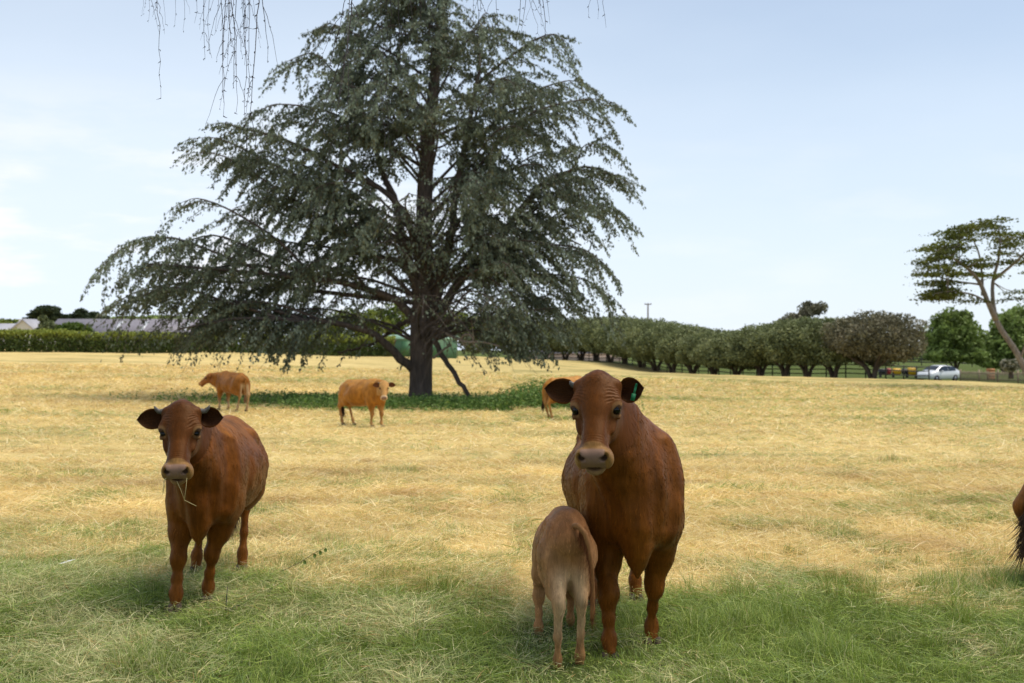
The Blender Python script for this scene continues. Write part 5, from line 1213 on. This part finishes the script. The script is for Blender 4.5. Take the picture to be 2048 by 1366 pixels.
# green shed behind the cedar
c4 = at(838, 712, 114); zg = gzz(c4.x, 114); sh = (712 - 670) * 114 / FPX
shed, rf = gable('shed', (c4.x, 115.5, zg), (912 - 764) * 114 / FPX, 3, sh - .35, .35, M_GREENTIN, simple_mat('shed_roof', (.25, .40, .27), .5), 'green metal shed seen behind the cedar trunk', 'shed', overhang=.12)
for x in (-1.2, 1.3):
    m = MB(); m.box((x, -1.53, (sh - .5) / 2), (1.1, .06, sh - .6)); m.build('door', simple_mat('shed_door', (.08, .20, .09), .5), shed, False)
c5 = at(730, 712, 113); zg = gzz(c5.x, 113); wroot = empty('stone_wall', (c5.x, 113, zg)); setp(wroot, 'low grey stone wall left of the green shed', 'wall')
m = MB(); m.box((0, 0, .25), (3.2, .4, .7)); m.build('wall_face', M_STONE, wroot, False); m = MB(); m.box((0, 0, .64), (3.3, .5, .08)); m.build('coping', simple_mat('coping', (.45, .42, .42), .8), wroot, False)
c6 = at(1150, 714, 175); zg = gzz(c6.x, 175)
gable('barn', (c6.x, 178, zg), 14, 5, 1.3, .7, simple_mat('pink_render', (.50, .36, .28), .8), M_ROOF, 'pinkish low barn glimpsed between the far row trees', 'barn')
# post and rail fence behind the row
def rail_fence(name, pts, hgt, rails, step, mat, label, pr=.045, rh=.085, z_off=0):
    root = empty(name, (*pts[0], gzz(*pts[0]))); setp(root, label, 'fence'); O = np.array(root.location)
    P = np.array(pts, float); L_ = np.concatenate([[0], np.cumsum(np.linalg.norm(np.diff(P, axis=0), axis=1))]); n = int(L_[-1] / step) + 1; ss = np.linspace(0, L_[-1], n)
    X = np.interp(ss, L_, P[:, 0]); Y = np.interp(ss, L_, P[:, 1]); Z = gz(X, Y)
    for x, y, z in zip(X, Y, Z):
        m = MB(); m.box((x - O[0], y - O[1], z - O[2] + hgt / 2 - .1), (pr * 2, pr * 2, hgt + .25)); m.build('post', mat, root, False)
    for h_ in rails:
        m = MB()
        for i in range(n - 1):
            a = np.array([X[i], Y[i] - pr - .02, Z[i] + h_]) - O; b_ = np.array([X[i + 1], Y[i + 1] - pr - .02, Z[i + 1] + h_]) - O; d = unit(b_ - a); sd_ = unit(np.cross([0, 0, 1.0], d))
            m.box((a + b_) / 2, (np.linalg.norm(b_ - a) + .02, .035, rh), np.stack([d, sd_, np.cross(d, sd_)], -1))
        m.build('rail', mat, root, False)
    return root
fp = [tuple(at(x, 720, Y + 2.2))[:2] for x, Y in zip([1040] + _rowx[2:] + [1800, 1858], [150] + _rowY[2:] + [94, 97])]
rail_fence('post_and_rail_fence', fp, 1.25, (.45, .82, 1.18), 2.0, M_DKWOOD, 'dark post and rail fence running behind the row of trees')
rail_fence('post_and_rail_fence', [tuple(at(x, 720, Y))[:2] for x, Y in ((1500, 170), (1700, 160), (1860, 152), (2100, 150))], 1.3, (.5, .9, 1.25), 3.0, M_DKWOOD, 'distant dark fence across the green paddock behind the car', rh=.16)
def picket_fence():
    a = at(1922, 766, 100); b_ = at(2120, 770, 92); a = np.array([a.x, a.y]); b_ = np.array([b_.x, b_.y]); root = empty('picket_fence', (*a, gzz(*a))); setp(root, 'weathered brown picket fence right of the white car', 'fence'); O = np.array(root.location)
    L_ = np.linalg.norm(b_ - a); d = (b_ - a) / L_; n = int(L_ / .16); pk = MB(); rg = np.random.default_rng(2)
    ang = math.atan2(d[1], d[0])
    for i in range(n):
        p = a + d * L_ * i / n; z = gzz(*p); h = 1.05 + rg.normal(0, .04); pk.box(np.array([p[0], p[1], z + h / 2 - .05]) - O, (.075, .025, h), rotz(ang + rg.normal(0, .05)))
    pk.build('pickets', M_PALE, root, False)
    for h_ in (.3, .85):
        m = MB()
        for i in range(6):
            p, q = a + d * L_ * i / 6, a + d * L_ * (i + 1) / 6; P0 = np.array([*p, gzz(*p) + h_]) - O; Q0 = np.array([*q, gzz(*q) + h_]) - O; dd = unit(Q0 - P0); sd_ = unit(np.cross([0, 0, 1.0], dd))
            m.box((P0 + Q0) / 2 + np.array([0, .05, 0]), (np.linalg.norm(Q0 - P0), .04, .09), np.stack([dd, sd_, np.cross(dd, sd_)], -1))
        m.build('rail', M_PALE, root, False)
    for i in range(6):
        p = a + d * L_ * i / 5.02; m = MB(); m.box(np.array([p[0], p[1] + .12, gzz(*p) + .5]) - O, (.11, .11, 1.3)); m.build('post', M_PALE, root, False)
picket_fence()
# utility pole above the row
p = at(1296, 730, 158); pz = gzz(p.x, p.y); pole = empty('utility_pole', (p.x, p.y, pz)); setp(pole, 'thin grey utility pole rising above the dark row of trees', 'pole'); hp_ = EYE - (607 - HOR) * 158 / FPX - pz
m = MB(); m.tube([(0, 0, -.3), (0, 0, hp_)], [.17, .10], 10); m.build('mast', simple_mat('pole_wood', (.16, .14, .13), .8), pole)
m = MB(); m.box((0, 0, hp_ - .1), (.95, .12, .12)); m.build('crossarm', M_TRIM, pole, False)
for x in (-.38, 0, .38):
    m = MB(); m.tube([(x, 0, hp_ - .03), (x, 0, hp_ + .05), (x, 0, hp_ + .10)], [.04, .06, .03], 8); m.build('insulator', M_SKYL, pole)
# striped jump barrels in the paddock
p = at(1812, 741, 118); pz = gzz(p.x, p.y); MY = simple_mat('yellow_paint', (.75, .42, .01), .45, .08); MRd = simple_mat('red_paint', (.35, .03, .03), .5, .1); MBk = simple_mat('black_paint', (.02, .02, .025), .5, .1)
lift_ = EYE - (745 - HOR) * 118 / FPX - pz
jr = empty('barrel_jump', (p.x, p.y, pz)); setp(jr, 'yellow red and black barrel jump in the paddock left of the car', 'horse jump')
for x, mt, ln, r_ in ((-.95, MY, .75, .33), (-.15, MBk, .5, .28), (.55, MY, .75, .40), (-1.75, MRd, .35, .34), (-2.4, MBk, .7, .28)):
    m = MB(); m.tube([(x - ln / 2, 0, lift_ + .1), (x - ln / 2 + .03, 0, lift_ + .1), (x, 0, lift_ + .1), (x + ln / 2 - .03, 0, lift_ + .1), (x + ln / 2, 0, lift_ + .1)], [r_ * .9, r_, r_ * 1.03, r_, r_ * .9], 18); m.build('barrel', mt, jr)
for x in (-2.6, -1.3, .1, 1.0):
    m = MB(); m.box((x, 0, (lift_ - .2) / 2), (.12, .5, max(.3, lift_ + .2))); m.build('stand', M_DKWOOD, jr, False)
p = at(1981, 743, 112); pz = gzz(p.x, p.y); b_ = empty('crate', (p.x, p.y, pz)); setp(b_, 'orange wooden crate seen over the picket fence', 'crate')
zt = EYE - (737 - HOR) * 112 / FPX - pz
for k in range(4):
    m = MB(); m.box((0, -.3, zt * (k + .5) / 4), (.62, .03, zt / 4 - .03)); m.build('slat', simple_mat('orange_wood', (.45, .19, .07), .7), b_, False)
m = MB(); m.box((0, 0, zt / 2), (.6, .56, zt - .02)); m.build('box', simple_mat('box_wood', (.36, .15, .06), .7), b_, False)
# the white hatchback
def car():
    p = at(1876, 763.5, 105); z = gzz(p.x, p.y) + .0; rz = R(180 + 34); root = empty('parked_car', (p.x, p.y, z), rz); setp(root, 'white hatchback parked beside the picket fence', 'car')
    paint = simple_mat('white_paint', (.72, .73, .74), .25, .02, coat=.6); tyre = simple_mat('tyre', (.02, .02, .02), .8); rim = simple_mat('alloy', (.35, .35, .36), .3, .05, metal=.8); gl = M_GLASS
    L_, W_ = 4.35, 1.74
    # side profile (x forward), top and bottom heights
    xs = np.array([-2.17, -2.12, -1.95, -1.6, -1.1, -.5, .0, .5, .9, 1.25, 1.6, 1.9, 2.08, 2.16])
    top = np.array([.80, 1.02, 1.13, 1.28, 1.42, 1.49, 1.50, 1.42, 1.22, 1.03, .96, .86, .74, .60])
    belt = np.array([.78, .95, .99, .99, .98, .96, .95, .94, .93, .93, .90, .82, .72, .58]); bot = np.array([.42, .32, .28, .25, .24, .24, .24, .24, .24, .24, .25, .27, .30, .36])
    hw = np.array([.68, .76, .82, .85, .87, .87, .87, .87, .87, .86, .84, .79, .70, .58])
    rings = []
    for x, t, b_, o, w in zip(xs, top, belt, bot, hw):
        cab = t - b_ > .06; tw_ = w * (.80 if cab else .94)
        rings.append([(x, 0, t + .02), (x, tw_ * .6, t), (x, tw_ * .9, t - .03 if cab else t - .02), (x, w * .97, b_), (x, w, (b_ + o) / 2 + .05), (x, w * .97, o + .08), (x, w * .88, o), (x, 0, o)])
    rings = np.array(rings); full = np.concatenate([rings, rings[:, -2:0:-1] * np.array([1, -1, 1])], 1); k = full.shape[1]; nR = len(full)
    V = full.reshape(-1, 3); g = np.arange(nR * k).reshape(nR, k); F = np.stack([g[:-1], g[1:], np.roll(g[1:], -1, 1), np.roll(g[:-1], -1, 1)], -1).reshape(-1, 4)
    V = np.vstack([V, V[g[0]].mean(0), V[g[-1]].mean(0)]); a = len(V) - 2
    T3 = np.concatenate([np.stack([g[0], np.roll(g[0], -1), np.full(k, a)], -1), np.stack([np.roll(g[-1], -1), g[-1], np.full(k, a + 1)], -1)])
    mesh_np('body', V, [F, T3], paint, root)
    def inter(x): return [float(np.interp(x, xs, q)) for q in (top, belt, hw)]
    for sg in (1, -1):
        for x0, x1, inset in ((-1.45, -.42, 0), (-.34, .62, 0), (.68, .95, 0)):
            n = 6; xx = np.linspace(x0, x1, n); up, dn = [], []
            for x in xx:
                t, b_, w = inter(x); up.append((x, sg * (w * .73 + .165 * .0 + w * .035), t - .07)); dn.append((x, sg * (w * .955 + .012), b_ + .03))
            up = np.array(up); dn = np.array(dn); up[:, 1] = sg * (np.abs(dn[:, 1]) * (1 - .82 * 0) - (np.maximum(up[:, 2] - dn[:, 2], .01)) * .40 + .01)
            up[:, 2] = np.maximum(up[:, 2], dn[:, 2] + .02)
            Vv = np.vstack([dn, up]); F2 = np.array([[i, i + 1, n + i + 1, n + i] for i in range(n - 1)]); th_ = np.array([0, sg * .012, 0])
            mesh_np('window', np.vstack([Vv + th_, Vv - th_]), np.vstack([F2, F2[:, ::-1] + 2 * n]), gl, root, False)
        for xw in (1.33, -1.33):
            m = MB(); c = np.array([xw, sg * .80, .315]); th = np.arange(24) * np.pi / 12
            prof = [(.20, -.10), (.30, -.10), (.315, -.05), (.315, .05), (.30, .10), (.20, .10)]
            Vw = np.concatenate([np.stack([c[0] + r_ * np.cos(th), np.full(24, c[1] + o), c[2] + r_ * np.sin(th)], -1) for r_, o in prof]); gg = np.arange(6 * 24).reshape(6, 24)
            wh = m.add(Vw, np.stack([gg[:-1], gg[1:], np.roll(gg[1:], -1, 1), np.roll(gg[:-1], -1, 1)], -1).reshape(-1, 4)).build('wheel', tyre, root)
            m = MB(); m.tube([c + [0, -sg * .05, 0], c + [0, sg * .085, 0]], [.20, .19], 20); m.tube([c + [0, sg * .08, 0], c + [0, sg * .10, 0]], [.05, .04], 10); m.build('rim', rim, wh)
        m = MB(); m.tube([(1.95, sg * .60, .70), (2.03, sg * .62, .69)], [.12, .09], 12); m.build('headlight', M_SKYL, root)
        m = MB(); m.box((-2.1, sg * .66, .86), (.08, .2, .2)); m.build('tail_light', MRd, root, False)
        m = MB(); m.box((.72, sg * .95, .98), (.12, .2, .12)); m.build('mirror', paint, root, False)
    n = 5; V = []
    for q, (xw, zo) in enumerate(((1.18, 1.075), (.58, 1.415))):
        for y in np.linspace(-.62 + .04 * q, .62 - .04 * q, n): V.append((xw, y, zo + .03 - .03 * (y / .6) ** 2))
    mesh_np('windscreen', np.array(V), np.array([[i, i + 1, n + i + 1, n + i] for i in range(n - 1)]), gl, root)
car()
# small things in the foreground grass
def near(px, py): Yn = EYE * FPX / (py - HOR); x = (px - 1024) / FPX * Yn; return np.array([x, Yn, gzz(x, Yn)])
a = near(118, 1142); fe = MB(); t = np.linspace(0, 1, 10)
sp = a + np.stack([t * .11, t * .03, .05 + t * .03], -1); w_ = np.sin(np.pi * t ** .8) * .013 + .001; fe.add(np.concatenate([sp - np.array([0, 1, 0.3]) * w_[:, None], sp + np.array([0, 1, .3]) * w_[:, None]]), np.array([[i, i + 1, 11 + i, 10 + i] for i in range(9)])); fe.tube(sp, .0012, 5)
setp(fe.build('feather', simple_mat('feather_white', (.8, .8, .78), .6)), 'small white feather lying in the grass at the left', 'feather')
st = MB(); a = near(452, 1228); st.tube(smooth_path([a, a + [.004, 0, .09], a + [.008, .01, .17]], 6), [.004, .003, .002], 6); st.tube(smooth_path([a + [.01, 0, .03], a + [.08, .02, .055], a + [.14, .03, .09]], 7), [.004, .003, .002], 6); st.tube(smooth_path([a + [.02, 0, .03], a + [.07, .0, .035], a + [.12, .0, .06]], 7), [.003, .003, .001], 6)
setp(st.build('dead_twig', M_DKWOOD), 'dark dead twig sticking up beside the heifer\'s front hooves', 'twig')
sg = empty('green_sprig', near(560, 1158)); setp(sg, 'long sprig with a few round leaves lying behind the heifer', 'sprig')
P = smooth_path([(0, 0, .05), (.12, .05, .10), (.22, .1, .16), (.30, .12, .20)], 14); m = MB(); m.tube(P, np.linspace(.003, .0015, 14), 5); m.build('stem', simple_mat('stem_green', (.14, .12, .05), .7), sg)
for q in (6, 9, 11, 13):
    c = P[q]; th = np.linspace(0, 2 * np.pi, 11)[:-1]; V = np.stack([c[0] + .012 * np.cos(th), c[1] + .002 * np.cos(2 * th), c[2] - .02 + .016 * np.sin(th)], -1)
    mesh_np('leaf', np.vstack([V, V + [0, .0015, 0]]), [np.array([range(10), range(19, 9, -1)]), np.array([[i, (i + 1) % 10, 10 + (i + 1) % 10, 10 + i] for i in range(10)])], simple_mat('leaf_green', (.16, .26, .05), .5), sg)
# straw hanging from the heifer's mouth
hs = MB(); mth = at(355, 962, 6.86); mth = np.array(mth)
def mp_(px, py, Y=6.80): return np.array(at(px, py, Y))
hs.tube([mp_(374, 956), mp_(372, 978), mp_(369, 1000)], .0014, 5); hs.tube([mp_(369, 1000), mp_(381, 1006), mp_(393, 1012)], .0014, 5); hs.tube([mp_(354, 962), mp_(362, 980), mp_(369, 1000)], .0013, 5)
hs.tube([mp_(331, 956), mp_(328, 968), mp_(326, 985)], .0018, 5); hs.tube([mp_(333, 956), mp_(327, 962), mp_(329, 975), mp_(325, 990)], .0014, 5)
setp(hs.build('straw', simple_mat('straw_stalk', (.62, .50, .22), .6)), 'pale straws dangling from the heifer\'s mouth', 'straw')
